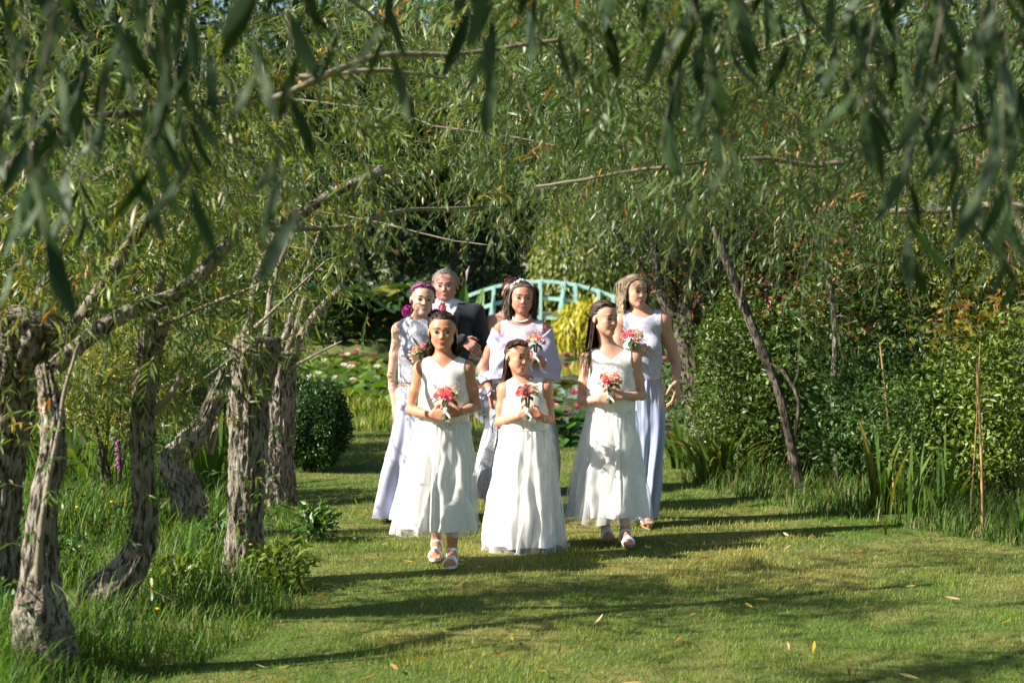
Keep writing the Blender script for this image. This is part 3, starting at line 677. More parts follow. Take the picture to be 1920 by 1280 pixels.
def twigs(P0, D0, LEN, r, nl=20, droop=.55, ll=(.055, .098), lw=.0098, stems=True, cols=WCOL, cp=WP, var=.3):
    """drooping willow shoots -> (leaf arrays args, stem mesh lists)"""
    n = len(P0); D0 = nrm(D0); t = (np.arange(nl) + .7) / nl; T = t[None, :, None]; Ln = LEN[:, None, None]
    pos = P0[:, None] + D0[:, None] * Ln * T + np.array([0, 0, -1.]) * Ln * droop * T ** 2
    tan = nrm(D0[:, None] + np.array([0, 0, -2.]) * droop * T + 0 * pos)
    sd = nrm(np.cross(tan, r.normal(size=(n, 1, 3)) + np.array([0, 0, .6]))); sg = np.where(np.arange(nl) % 2, 1., -1.)[None, :, None]
    d = nrm(tan * .75 + sd * sg * .65 + np.array([0, 0, -.30]) + r.normal(size=pos.shape) * .22)
    nn = nrm(np.cross(d, np.cross(np.array([0, 0, 1.]), d)) + r.normal(size=pos.shape) * .55)
    k = n * nl; L = r.uniform(*ll, k) * np.tile(.75 + .35 * np.sin(np.pi * np.clip(t + .1, 0, 1)), n); W = lw * r.uniform(.75, 1.25, k)
    base = pick_cols(n, cols, cp, r, .2); C = np.repeat(base, nl, 0) * (1 - var + 2 * var * r.random((k, 1)))
    odd = r.random(k) < .025; C[odd] = pick_cols(odd.sum(), [[.34, .22, .03], [.30, .12, .02], [.25, .2, .1]], [1, .7, .7], r)
    st = None
    if stems:
        ts = np.linspace(0, 1, 3)[None, :, None]; q = P0[:, None] + D0[:, None] * Ln * ts + np.array([0, 0, -1.]) * Ln * droop * ts ** 2
        a = np.array([[1, 0, 0], [-.5, .87, 0], [-.5, -.87, 0]]) * .0022; V = (q[:, :, None] + a[None, None] * (1.2 - .8 * ts[..., None])).reshape(-1, 3)
        b = (np.arange(n)[:, None, None] * 9 + np.arange(2)[None, :, None] * 3); j = np.arange(3)[None, None]; j1 = (j + 1) % 3
        st = (V, np.stack(np.broadcast_arrays(b + j, b + j1, b + j1 + 3, b + j + 3), -1).reshape(-1, 4))
    return (pos.reshape(-1, 3), d.reshape(-1, 3), nn.reshape(-1, 3), L, W, C), st
SHADED = [(832, 9.1, .38, 1.45, 0), (985, 9.7, .33, 1.25, .02), (1148, 9.85, .30, 1.5, .14), (776, 10.8, .22, 1.65, .25), (978, 11.3, .25, 1.65, .2), (850, 12.2, .25, 1.7, .3), (1204, 10.65, .22, 1.7, .25), (1880, 11.2, .5, 1.5, .3), (1400, 13.3, .45, 1.9, .3), (1620, 13.2, .35, 2.0, .45), (1345, 13.0, .4, .7, .3)]
def sun_keep(P, r, lawn=True, floor=.05):
    """crown gaps: how likely a shoot stays, by where its shadow falls (open over the walkers, streaky over the lawn)"""
    keep = np.ones(len(P))
    for px, Y, rad, top, pr in SHADED:
        tx = (px - CX) * Y / FPX
        for z in np.arange(.15, top + .1, .15):
            q = P - SUN * ((P[:, 2:3] - z) / SUN[2]); hit = (P[:, 2] > z + .05) & (np.abs(q[:, 0] - tx) < rad) & (np.abs(q[:, 1] - Y) < .42)
            keep[hit] = np.minimum(keep[hit], pr)
    if lawn:
        q = P - SUN * (P[:, 2:3] / SUN[2]); n = vnoise(np.stack([q[:, 0] * .45 + .3 * q[:, 1], q[:, 1] * 1.5, 0 * q[:, 0] + 3.3], -1)) + .5 * vnoise(np.stack([q[:, 0] * 1.3, q[:, 1] * 3.1, 0 * q[:, 0] + 9], -1))
        on = (q[:, 0] > -1.4) & (q[:, 0] < 3.3) & (q[:, 1] < 15); keep = np.where(on, np.minimum(keep, np.clip(floor + (n - .10) * 2.2, floor, 1)), keep)
    return r.random(len(P)) < keep
def trunk_mesh(name, pts, rad, m, n=80, rows=90, burr=(), rough=1.0, flare=0.):
    pts = np.asarray(pts, float); c = spline(pts, rows); R = np.interp(np.linspace(0, len(pts) - 1, rows), np.arange(len(pts)), rad) * .86
    V, F = tube_np(c, R, n); V = V.reshape(rows, n, 3); out = nrm(V - c[:, None]); s = np.cumsum(np.r_[0, np.linalg.norm(np.diff(c, axis=0), axis=1)])
    a = np.arange(n) / n * 2 * np.pi; rr = R.mean()
    q = np.stack([np.cos(a)[None] * 5.5 + 0 * s[:, None], np.sin(a)[None] * 5.5 + 0 * s[:, None], s[:, None] * 8 + pts[0][0] * 7 + 0 * a[None]], -1)
    rid = 1 - np.abs(vnoise(q + .5 * vnoise(q * 1.7)[..., None])) * 2; fine = vnoise(q * np.array([2.3, 2.3, 2.6]))
    lump = fbm(V * 5.5); d = rough * rr * (.15 * np.clip(rid, -1, 1) - .10 + .09 * fine + .20 * lump)
    for bp, br, ba in burr:
        e = np.linalg.norm(V - np.asarray(bp), axis=-1); w_ = np.exp(-(e / br) ** 2); d = d + w_ * (ba + .35 * ba * vnoise(V * 45) + .3 * ba * vnoise(V * 90))
    V = V + out * d[..., None]; V = V.reshape(-1, 3)
    top = len(V); V = np.concatenate([V, c[-1:] + (c[-1] - c[-2])[None]]); k = (rows - 1) * n + np.arange(n)
    return mesh_data(name, V, [F, np.stack([k, np.roll(k, -1), np.full(n, top)], 1)], [m])
def branch_mesh(name, pts, r0, r1, m, n=10, rows=26, wob=.012):
    c = spline(pts, rows); c = c + wob * fbm(c * 4)[:, None] * np.array([1, .3, 1]); R = np.linspace(r0, r1, rows) * (1 + .12 * vnoise(c * 22))
    V, F = tube_np(c, R, n); V = V + .15 * r1 * vnoise(V * 40)[:, None]; return mesh_data(name, V, F, [m]), c
def px_path(L): return np.array([at(*q) for q in L])

def add_twigs(root, P, D, LEN, r, label='crown', thin=True, nl=18, droop=.55, lawn=True, m=None, floor=.12, **kw):
    if thin:
        k = sun_keep(P + nrm(D) * (LEN * .5)[:, None] - np.array([0, 0, .15]), r, lawn, floor); P, D, LEN = P[k], D[k], LEN[k]
    args, st = twigs(P, D, LEN, r, nl=nl, droop=droop, **kw)
    V, F, C = leaf_arrays(*args); o = obj(label, mesh_data(label, V, F, [m or M_WILLOW], None, True, C), root, kind='stuff')
    if st is not None: obj('shoot', mesh_data('shoot', st[0], st[1], [M_SHOOT]), o, kind='stuff')
    return len(V) // 6
NL = 0
def clear_walk(P, LEN):
    """nothing hangs lower than head height over the walk"""
    x, y, z = P[:, 0], P[:, 1], P[:, 2] - .45 * LEN; left = np.interp(y, [4, 8, 12, 16], [-1.45, -1.25, -1.25, -1.4]); right = np.interp(y, [4, 9, 13, 16], [2.0, 1.9, 1.35, 1.2])
    zmin = np.where((x > left) & (x < right), np.interp(y, [3, 6, 9, 12, 16], [1.80, 1.80, 1.80, 1.86, 1.95]), np.where(x <= left, 1.80 - np.clip((left - x) * 1.1, 0, .9), np.interp(x - right, [0, 1.5], [1.75, 1.35])))
    return z > zmin

# ------------------------------------------------------------------ willows on the left
def willow(label, trunk_px, rad, burr=(), branches=(), seed=0, crown=None, group=None, rough=1.0, m=M_BARK, shoots=0, rows=140, low=()):
    """trunk_px: [(px,py,Y)...] from the ground up; branches: [(path, r0, r1)]; crown: [(centre, spread, count, direction)]"""
    global NL
    r = np.random.default_rng(seed); pts = px_path(trunk_px); pts[0, 2] = ground_z(pts[0, 0], pts[0, 1]) - .06
    root = thing('willow_tree', label, 'tree', pts[0], 0, group); base = pts[0]
    obj('trunk', trunk_mesh('trunk', pts - base, rad, m, burr=[(at(*b[0]) - base, b[1], b[2]) for b in burr], rough=rough, rows=rows), root)
    Ps, Ds, Ls = [], [], []
    for path, r0, r1 in branches:
        q = px_path(path); me, c = branch_mesh('branch', q - base, r0, r1, M_SHOOT if r0 < .03 else M_BARK); obj('branch', me, root)
        k = 10 + int(40 * np.linalg.norm(np.diff(q, axis=0), axis=1).sum()); i = r.integers(6, len(c) - 1, k); p = c[i] + base; t = nrm(np.gradient(c, axis=0))[i]
        Ps.append(p); Ds.append(t * .5 + r.normal(size=(k, 3)) * .6 + (0, 0, .15)); Ls.append(r.uniform(.25, .5, k))
    for c, sp, cnt, dr in (crown or []):
        p = np.asarray(c) + r.normal(size=(cnt, 3)) * np.asarray(sp); Ps.append(p); Ds.append(np.asarray(dr) + r.normal(size=(cnt, 3)) * .55); Ls.append(r.uniform(.3, .55, cnt))
    if shoots:      # short leafy shoots straight from the bole
        i = r.random(shoots) ** .8; c = spline(pts, 60); j = (8 + i * 46).astype(int); d = r.normal(size=(shoots, 3)) * (1, 1, .3) + (0, -.4, .5)
        args, st = twigs(c[j] + nrm(d) * .05, d, r.uniform(.10, .30, shoots), r, nl=9, droop=.2, ll=(.04, .08)); V, F, C = leaf_arrays(*args); o = obj('side_shoot', mesh_data('side_shoot', V - base, F, [M_WILLOW], None, True, C), root, kind='stuff')
        obj('shoot', mesh_data('shoot', st[0] - base, st[1], [M_SHOOT]), o, kind='stuff')
    if Ps:
        P = np.concatenate(Ps); D = np.concatenate(Ds); L = np.concatenate(Ls); k = clear_walk(P, L); P, D, L = P[k], D[k], L[k]
        k = sun_keep(P + nrm(D) * (L * .5)[:, None], r, True, .16); P, D, L = P[k], D[k], L[k]
        if low:
            pl = np.concatenate([np.asarray(c) + r.normal(size=(n_, 3)) * sp for c, sp, n_ in low]); pl = pl[sun_keep(pl, r, False)]; P = np.concatenate([P, pl]); D = np.concatenate([D, r.normal(size=pl.shape) * .6 + (.15, -.1, .25)]); L = np.concatenate([L, r.uniform(.2, .42, len(pl))])
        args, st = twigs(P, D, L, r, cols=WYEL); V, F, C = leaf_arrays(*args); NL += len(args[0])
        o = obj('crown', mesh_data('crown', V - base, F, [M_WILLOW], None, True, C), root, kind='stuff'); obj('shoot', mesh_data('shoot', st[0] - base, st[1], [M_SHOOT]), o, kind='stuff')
    return root
LG = None
willow('leaning willow bole at the edge of the grass with a broad knobbly head', [(-25, 1165, 7.4), (-2, 1000, 7.35), (8, 820, 7.3), (35, 700, 7.2), (62, 590, 7.15)], [.16, .12, .12, .15, .15],
       [((60, 610, 7.05), .14, .06), ((95, 690, 7.0), .08, .03)], [([(85, 690, 7.1), (150, 600, 7.05), (215, 500, 7.0), (290, 390, 7.0), (350, 310, 7.0)], .042, .018), ([(60, 580, 7.1), (110, 480, 7.2), (150, 380, 7.4)], .018, .010)], 101,
       [((-2.9, 7.6, 2.1), (.7, .7, .5), 330, (.4, 0, .1)), ((-1.5, 6.6, 2.35), (.6, .7, .30), 150, (.7, 0, .0))], shoots=16, low=[((-2.35, 7.3, 1.75), (.35, .3, .3), 90), ((-2.1, 6.9, 1.35), (.2, .2, .25), 30)])
willow('slim willow bole swollen at its foot with a straight side stem', [(80, 1290, 6.35), (78, 1200, 6.35), (76, 1080, 6.35), (82, 940, 6.35), (100, 850, 6.4), (95, 760, 6.5), (80, 690, 6.6)], [.13, .13, .085, .060, .055, .05, .04],
       [((75, 1150, 6.25), .12, .05), ((110, 1230, 6.28), .10, .045)], [([(72, 1085, 6.27), (78, 990, 6.26), (92, 890, 6.28), (112, 800, 6.3), (120, 730, 6.35), (150, 640, 6.45)], .014, .007), ([(100, 690, 6.7), (185, 618, 6.8), (260, 575, 6.9), (330, 550, 7.0), (400, 490, 7.1), (450, 435, 7.2), (540, 415, 7.3), (620, 365, 7.4), (725, 316, 7.5)], .038, .022),
        ([(455, 432, 7.2), (560, 428, 7.3), (650, 425, 7.4), (760, 395, 7.6), (900, 390, 7.9)], .017, .007), ([(0, 330, 5.2), (60, 285, 5.2), (130, 240, 5.3), (230, 215, 5.4), (400, 190, 5.6), (520, 172, 5.8)], .030, .010)], 102,
       [((-1.2, 6.0, 2.4), (.7, .7, .28), 170, (.6, 0, 0)), ((-2.0, 7.2, 1.75), (.45, .5, .3), 80, (.4, -.2, .0))], shoots=26, low=[((-1.75, 6.7, 1.75), (.3, .25, .28), 60)])
willow('slender willow bole bending sharply outward near its foot', [(190, 1175, 7.5), (205, 1120, 7.5), (250, 1055, 7.5), (272, 985, 7.5), (268, 880, 7.5), (268, 770, 7.5), (277, 680, 7.5), (290, 600, 7.5)], [.13, .115, .092, .074, .066, .064, .062, .075],
       [((180, 1115, 7.45), .10, .05), ((292, 600, 7.4), .09, .05), ((262, 770, 7.4), .04, .015)], [([(290, 600, 7.5), (330, 560, 7.5), (375, 530, 7.5), (400, 500, 7.6)], .024, .014), ([(285, 600, 7.5), (300, 530, 7.6), (340, 430, 7.8), (420, 300, 8.0)], .022, .010), ([(290, 770, 7.5), (320, 740, 7.4), (340, 700, 7.4)], .022, .012), ([(300, 610, 7.4), (420, 560, 7.3), (520, 520, 7.2)], .012, .006)], 103,
       [((-1.6, 8.0, 2.25), (.55, .5, .35), 160, (.5, 0, .1)), ((-2.1, 8.4, 1.6), (.4, .4, .35), 110, (.2, -.2, 0))], shoots=26, low=[((-1.7, 7.7, 1.5), (.25, .2, .22), 70), ((-1.5, 7.6, 1.85), (.35, .2, .2), 50)])
willow('crooked willow bole with a kinked elbow behind the slender one', [(372, 1015, 10.0), (355, 985, 10.0), (350, 930, 10.0), (325, 865, 10.0), (352, 832, 10.0), (385, 790, 10.0), (415, 720, 10.0), (445, 650, 10.0)], [.16, .15, .125, .105, .09, .066, .055, .05],
       [((345, 1000, 9.9), .12, .05), ((348, 828, 9.9), .09, .04)], [([(440, 660, 10), (470, 600, 10), (480, 520, 10.2), (520, 430, 10.5)], .035, .012), ([(395, 850, 10.1), (405, 790, 10.1), (410, 720, 10.1)], .02, .015)], 104,
       [((-1.8, 10.4, 2.15), (.55, .6, .4), 170, (.5, 0, .1)), ((-2.4, 10.6, 1.5), (.45, .5, .35), 120, (.2, 0, .1))], shoots=22, low=[((-1.75, 10.3, 1.6), (.35, .3, .25), 90)])
willow('thick pollard willow bole with a gnarled grey knuckle on top', [(452, 1095, 8.45), (458, 1020, 8.45), (464, 930, 8.45), (466, 830, 8.45), (468, 740, 8.45), (478, 670, 8.45), (482, 630, 8.45)], [.14, .118, .112, .115, .122, .135, .125],
       [((482, 640, 8.33), .11, .07), ((430, 770, 8.5), .05, .02), ((445, 850, 8.45), .04, .018)], [([(470, 650, 8.5), (410, 690, 8.3), (350, 735, 8.1)], .010, .005), ([(450, 640, 8.5), (520, 575, 8.4), (610, 490, 8.3)], .013, .006), ([(500, 630, 8.55), (510, 540, 8.7), (560, 400, 9.0)], .022, .01)], 105,
       [((-1.1, 9.2, 2.4), (.6, .6, .3), 90, (.6, 0, .1)), ((-1.75, 8.9, 1.75), (.3, .35, .3), 80, (.2, -.1, 0))], shoots=46, rows=160, low=[((-1.35, 8.75, 1.65), (.3, .2, .16), 50)])
willow('ridged willow bole with pale young limbs standing close behind the gnarled pollard', [(522, 945, 11.6), (524, 880, 11.6), (526, 800, 11.6), (524, 720, 11.6), (528, 660, 11.6)], [.17, .13, .125, .13, .14],
       [((530, 660, 11.5), .10, .05)], [([(540, 670, 11.6), (575, 615, 11.6), (610, 570, 11.6), (640, 540, 11.6)], .045, .025), ([(525, 660, 11.6), (545, 600, 11.6), (565, 540, 11.7), (600, 430, 12)], .035, .012), ([(535, 665, 11.6), (560, 600, 11.5), (572, 555, 11.5)], .026, .018), ([(545, 690, 11.5), (590, 665, 11.4), (640, 640, 11.3)], .014, .006)], 106,
       [((-1.2, 12.0, 2.45), (.6, .6, .35), 190, (.6, 0, .1)), ((-1.5, 11.9, 1.85), (.35, .4, .25), 90, (.3, -.1, -.1))], shoots=20, low=[((-1.5, 11.7, 1.65), (.3, .25, .22), 80), ((-1.2, 11.6, 1.35), (.12, .12, .12), 14)])

# overarching willows: their boles stand beside the walk, the crowns close over it
def arch_willow(label, base, lean, seed, box, n, nbr=4, r0=.12, tones=None, shade_roof=None):
    global NL
    r = np.random.default_rng(seed); base = np.array([base[0], base[1], float(ground_z(base[0], base[1])) - .05]); root = thing('willow_tree', label, 'tree', base, 0, None)
    head = np.array([lean * .25, 0, 1.5]); obj('trunk', trunk_mesh('trunk', [[0, 0, 0], [lean * .05, .05, .5], [lean * .12, -.03, 1.0], head], [r0 * 1.3, r0, r0, r0 * 1.2], M_BARK, rows=60, n=48), root)
    lo, hi = np.array(box[0], float), np.array(box[1], float); P = lo + (hi - lo) * r.random((n, 3))
    cl = vnoise(P * np.array([1.3, 1.1, 2.0]) + seed) ; P = P[cl > -.35]
    for k in range(nbr):
        e = lo + (hi - lo) * r.random(3) * (1, 1, .6) - base; a = head + (e - head) * .45 + (0, 0, .75); 
        me, c = branch_mesh('branch', [head, (head + a) / 2 + (0, 0, .12), a, e], .022, .004, M_SHOOT, 8, 30, .08); obj('branch', me, root)
    D = np.stack([np.full(len(P), lean * .45), np.full(len(P), -.05), np.full(len(P), .05)], 1) + r.normal(size=(len(P), 3)) * .55; L = r.uniform(.3, .6, len(P))
    k = clear_walk(P, L); P, D, L = P[k], D[k], L[k]; k = sun_keep(P + nrm(D) * (L * .5)[:, None], r); P, D, L = P[k], D[k], L[k]
    if shade_roof:  # extra twigs above the view, added only to shade the hanging leaves
        a, b = np.array(shade_roof[0]), np.array(shade_roof[1]); q = a + (b - a) * r.random((1050, 3)); q = q[q[:, 2] > 2.15 + .12 * q[:, 1]]; P = np.concatenate([P, q]); D = np.concatenate([D, r.normal(size=q.shape) * (1, 1, .3)]); L = np.concatenate([L, r.uniform(.3, .5, len(q))])
    args, st = twigs(P, D, L, r, droop=.6); V, F, C = leaf_arrays(*args); NL += len(args[0])
    o = obj('crown', mesh_data('crown', V - base, F, [M_WILLOW], None, True, C), root, kind='stuff'); obj('shoot', mesh_data('shoot', st[0] - base, st[1], [M_SHOOT]), o, kind='stuff')
    return root, base
arch_willow('willow beyond the kinked bole whose limbs close over the walk near the pond', (-5.2, 14.5), 1, 201, ((-3.2, 11.5, 1.9), (.8, 16.5, 4.2)), 1100)
arch_willow('willow on the hedge side with silvery shoots drooping over the lawn', (3.4, 9.0), -1, 202, ((-.2, 7.0, 1.85), (3.6, 11.0, 3.6)), 1200)
arch_willow('willow at the far end of the hedge closing the leafy arch', (2.6, 15.5), -1, 203, ((-.6, 12.0, 1.95), (3.6, 17.0, 4.3)), 1300)
arch_willow('willow arching high over the middle of the walk from the meadow side', (-3.7, 9.4), 1, 204, ((-2.6, 8.6, 2.15), (1.0, 12.0, 3.9)), 900, nbr=3)
near_l, bl = arch_willow('near willow on the meadow side with large leaves painted dark as in shade hanging into view', (-2.2, 3.9), 1, 205, ((-1.9, 4.2, 1.95), (.7, 6.8, 3.0)), 600, nbr=3, r0=.14, shade_roof=((-4.2, 1.2, 2.3), (1.0, 4.6, 3.5)))
near_r, br_ = arch_willow('near willow on the hedge side with long leaves painted dark as in shade hanging into view', (2.5, 4.2), -1, 206, ((-.3, 4.6, 1.95), (2.3, 7.2, 3.0)), 700, nbr=3, r0=.14, shade_roof=((-1.0, 1.2, 2.3), (3.0, 4.6, 3.3)))
# single limbs that show among the leaves
for root, b, path, r0, r1 in ((near_r, br_, [(1900, 215, 6.2), (1560, 305, 6.2), (1420, 295, 6.1), (1200, 320, 6.1), (1010, 345, 6.2)], .013, .005), (near_r, br_, [(1960, 390, 7.5), (1860, 390, 7.5), (1700, 395, 7.6), (1640, 405, 7.8)], .022, .012), (near_r, br_, [(1640, 300, 5.5), (1540, 265, 5.5), (1460, 232, 5.5)], .008, .004),
                              (near_l, bl, [(500, 190, 5.0), (700, 110, 5.0), (860, 100, 5.1), (1040, 80, 5.2)], .012, .006), (near_l, bl, [(560, 145, 5.3), (700, 135, 5.3), (830, 150, 5.4)], .010, .005)):
    me, c = branch_mesh('branch', px_path(path) - b, r0, r1, M_SHOOT, 8, 30, .02); obj('branch', me, root)
# near hanging leaves, each one its own piece, shade painted in with darkened greens
LV = []
r = np.random.default_rng(77)
for k in range(8):
    L, W = 1.0, .062 + .02 * r.random(); c = pick_cols(1, [[.014, .038, .008], [.022, .052, .011], [.018, .044, .014]], [1, 1, 1], r)[0]
    LV.append(simple_leaf_mesh('near_leaf', L, W, M_NEAR, c, fold=.3 * r.random(), bend=-.05 - .3 * r.random(), n=9))
spots = [(20, 170), (60, 200), (110, 190), (160, 170), (270, 200), (300, 190), (330, 240), (40, 330), (110, 380), (150, 360), (360, 260), (560, 20), (600, 30), (470, -30), (700, -10), (880, -40), (915, 20), (540, 250), (80, 250), (250, 120), (1270, 20), (1310, 40), (1350, 0), (1390, 60), (1440, -20), (1260, 180), (1330, 150), (1500, 20), (1560, 60), (1620, 100), (1680, -10), (1720, 60), (1760, 100), (1800, 20), (1850, 50), (1890, 120), (1640, 200), (1830, 200), (1880, 260), (1690, 180), (1760, -30), (1010, -30), (1130, -50), (210, 30), (380, -20), (1900, 20), (1580, -40), (1720, 330), (1790, 380), (1880, 420)]
for i, (x, y) in enumerate(spots):
    Yd = (2.5 + 1.1 * r.random()) if i % 3 else (3.4 + 1.0 * r.random()); p0 = at(x + r.normal() * 12, y - 70, Yd); root, b = (near_l, bl) if x < 960 else (near_r, br_)
    tw = [p0 + (r.normal() * .04, r.normal() * .04, .22), p0, p0 + (r.normal() * .02, r.normal() * .03, -.10), p0 + (r.normal() * .04, r.normal() * .05, -.20)]
    obj('hanging_twig', MB().tube(spline(np.array(tw) - b, 10), np.linspace(.0014, .0007, 10), 5, False).mesh('hanging_twig', M_SHOOT, True), root)
    c = spline(np.array(tw), 10)
    for j in range(10):
        q = c[(2 + j) % 10]; a = r.random() * 6.28; d = nrm((math.cos(a) * .5, math.sin(a) * .35, -.75 - .5 * r.random())); o = obj('leaf', LV[r.integers(8)], root, q - b, None)
        o.rotation_euler = Vector(d).to_track_quat('Y', 'Z').to_euler(); o.rotation_euler.rotate_axis('Y', float(r.random() * 6.28)); sc_ = .075 + .06 * r.random(); o.scale = (sc_ * 1.35, sc_, sc_)
# ------------------------------------------------------------------ trees and shrubs on the right
def shrub(name, label, cat, c, R, n, ll, lw, cols, cp, seed, group=None, lump=.35, shell=.55, stems=6, up=.35, m=None, thin=False, quad=False, bottom=None, tips=None):
    """rounded, lumpy mass of small leaves on a few stems"""
    r = np.random.default_rng(seed); c = np.asarray(c, float); gz = float(ground_z(c[0], c[1])); base = np.array([c[0], c[1], gz]); root = thing(name, label, cat, base, 0, group)
    d = nrm(r.normal(size=(n, 3))); rad = (shell + (1 - shell) * r.random(n) ** .7) * (1 + lump * vnoise(d * 2.3 + seed) + .5 * lump * vnoise(d * 5.5 + seed))
    rad *= np.where(r.random(n) < .18, r.random(n) ** .5, 1)
    P = c + d * rad[:, None] * np.asarray(R); k = P[:, 2] > gz + (.03 if bottom is None else bottom); P, d = P[k], d[k]
    if thin: k = sun_keep(P, r); P, d = P[k], d[k]
    n = len(P); D = nrm(d * .55 + r.normal(size=(n, 3)) * .75 + (0, 0, .1)); N = nrm(d * .6 + np.array([0, 0, up]) + r.normal(size=(n, 3)) * .45)
    C = pick_cols(n, cols, cp, r); L = r.uniform(ll * .65, ll * 1.3, n)
    if tips is not None:
        hi = (vnoise(P * 2.2) > .05) & ((P[:, 2] - c[2]) / R[2] > .05) & (rad[k] if False else np.ones(n, bool)) & (r.random(n) < .45); C[hi] = pick_cols(hi.sum(), [tips], [1], r)
    V, F, C = leaf_arrays(P - base, D, N, L, lw * r.uniform(.7, 1.3, n), C, quad=quad); obj('foliage', mesh_data('foliage', V, F, [m or M_LEAF], None, True, C), root, kind='stuff')
    for s_ in range(stems):
        a = r.random() * 6.28; e = c + np.array([math.cos(a) * R[0] * .6, math.sin(a) * R[1] * .6, R[2] * (.1 + .5 * r.random())]) - base; me, _ = branch_mesh('stem', [(r.normal() * .06, r.normal() * .06, -.05), e * .45 + (0, 0, .1), e], .014, .005, M_BARKD, 7, 14, .02); obj('stem', me, root)
    return root
def atc(px, py, Y): return at(px, py, Y)
GD = [[.035, .075, .014], [.055, .11, .018], [.08, .14, .02], [.12, .17, .025]]
shrub('shrub', 'tall dark evergreen shrub with reddish young tips behind the leaning stem', 'shrub', atc(1475, 610, 14.4), (1.15, .75, 1.35), 21000, .057, .027, GD, [3, 3, 2, 1], 301, lump=.5, tips=(.22, .07, .025))
shrub('shrub', 'bright small-leaved shrub at the pond corner of the hedge', 'shrub', atc(1378, 725, 13.5), (.38, .45, .92), 11000, .042, .020, [[.06, .11, .018], [.09, .14, .022], [.12, .16, .025]], [2, 2, 1], 302)
shrub('shrub', 'deep green shrub forming the shaded middle of the hedge', 'shrub', atc(1700, 640, 13.2), (1.15, .7, 1.35), 21000, .061, .029, GD, [3, 3, 2, 1.5], 303, lump=.55, tips=(.16, .06, .02))
shrub('shrub', 'low mid green shrub with oval leaves at the foot of the hedge', 'shrub', atc(1640, 790, 12.6), (.45, .35, .55), 8000, .052, .024, [[.055, .12, .03], [.075, .15, .035]], [1, 1], 304)
shrub('shrub', 'light green leafy shrub behind the bamboo cane', 'shrub', atc(1885, 760, 11.3), (.55, .45, .62), 9000, .05, .021, [[.13, .20, .025], [.18, .23, .035], [.10, .16, .02]], [1, 1, 1], 305)
shrub('shrub', 'mid green bushy shrub among the strap leaves of the border', 'shrub', atc(1730, 790, 11.5), (.42, .30, .42), 6000, .036, .017, [[.07, .13, .025], [.09, .15, .03]], [1, 1], 306)
shrub('shrub', 'golden leaved tall shrub at the end of the hedge under the willow', 'shrub', atc(1830, 440, 12.6), (.75, .5, .62), 9000, .05, .022, [[.22, .22, .02], [.15, .18, .02], [.10, .13, .02]], [2, 1, 1], 307, bottom=1.2)
shrub('shrub', 'reddish green shrub rising above the hedge behind the willow shoots', 'shrub', atc(1600, 400, 15.2), (1.2, .5, .7), 12000, .045, .02, [[.12, .11, .02], [.17, .08, .03], [.07, .10, .02]], [2, 1, 2], 308)
# maple with star leaves
def star_leaf(r, col, m):
    V = [[0, 0, 0]]; n = 7
    for k in range(n):
        a = (k / (n - 1) - .5) * 3.9; l = 1 - .35 * abs(k / (n - 1) - .5) * 2
        V.append([math.sin(a - .20) * .38, math.cos(a - .20) * .38, .02]); V.append([math.sin(a) * l, math.cos(a) * l, -.08])
    V.append([math.sin(2.15) * .3, math.cos(2.15) * .3, 0]); F = [[0, 1 + 2 * k + 2, 1 + 2 * k + 1] for k in range(n)] + [[0, 1 + 2 * k + 1, 1 + 2 * k] for k in range(n)]
    return np.array(V), np.array(F)
r = np.random.default_rng(310); sv, sf = star_leaf(r, None, None)
root = thing('maple_tree', 'small maple with yellow orange star-shaped leaves beside the bamboo cane', 'tree', (*at(1870, 700, 11.6)[:2], 0)); b = np.array(root.location)
me, _ = branch_mesh('trunk', [(0, 0, -.05), (.05, 0, .6), (-.1, 0, 1.1), (-.3, .0, 1.5)], .03, .014, M_BARKD); obj('trunk', me, root)
MLV = [mesh_data('maple_leaf', sv * (.042, .042, .042), sf, [M_LEAF], None, False, np.tile(c, (len(sv), 1))) for c in ((.28, .20, .02), (.30, .13, .02), (.20, .20, .025), (.14, .17, .025))]
for q in range(5):
    e = at((1760, 1820, 1890, 1905, 1700)[q], (640, 585, 600, 660, 560)[q], 11.4) - b; me, _ = branch_mesh('branch', [(-.05, 0, .9), e * .5 + (0, 0, .6), e], .010, .004, M_BARKD, 6, 14); obj('branch', me, root)
for k in range(290):
    px_, py_ = (r.normal(1840, 62), 600 + 34 * r.normal()); p = at(min(px_, 1990), py_ + .06 * (1840 - px_), 11.35 + .35 * r.normal() * .6) - b
    o = obj('leaf', MLV[r.choice(4, p=[.3, .15, .3, .25])], root, p, (r.normal() * .5 + .7, r.normal() * .5, r.random() * 6.28)); o.scale = [.8 + .5 * r.random()] * 3

def stem_tree(label, path, rad, side=(), name='tree', seed=0, crown=(), up=None, m=M_BARKD, cols=WCOL, cp=WP):
    r = np.random.default_rng(seed); q = px_path(path); q[0, 2] = ground_z(q[0, 0], q[0, 1]) - .05; root = thing(name, label, 'tree', q[0], 0); base = q[0]
    obj('trunk', trunk_mesh('trunk', q - base, rad, m, n=40, rows=70, rough=.8), root); Ps, Ds = [], []
    for p, r0, r1 in side: me, c = branch_mesh('branch', px_path(p) - base, r0, r1, m, 8, 22); obj('branch', me, root)
    for c, sp, cnt, dr in crown: Ps.append(at(*c) + r.normal(size=(cnt, 3)) * sp); Ds.append(np.asarray(dr) + r.normal(size=(cnt, 3)) * .4)
    if Ps:
        P, D = np.concatenate(Ps), np.concatenate(Ds); L = r.uniform(.3, .55, len(P)); args, st = twigs(P, D, L, r, droop=.25, cols=cols, cp=cp); V, F, C = leaf_arrays(*args)
        o = obj('crown', mesh_data('crown', V - base, F, [M_WILLOW], None, True, C), root, kind='stuff'); obj('shoot', mesh_data('shoot', st[0] - base, st[1], [M_SHOOT]), o, kind='stuff')
    return root
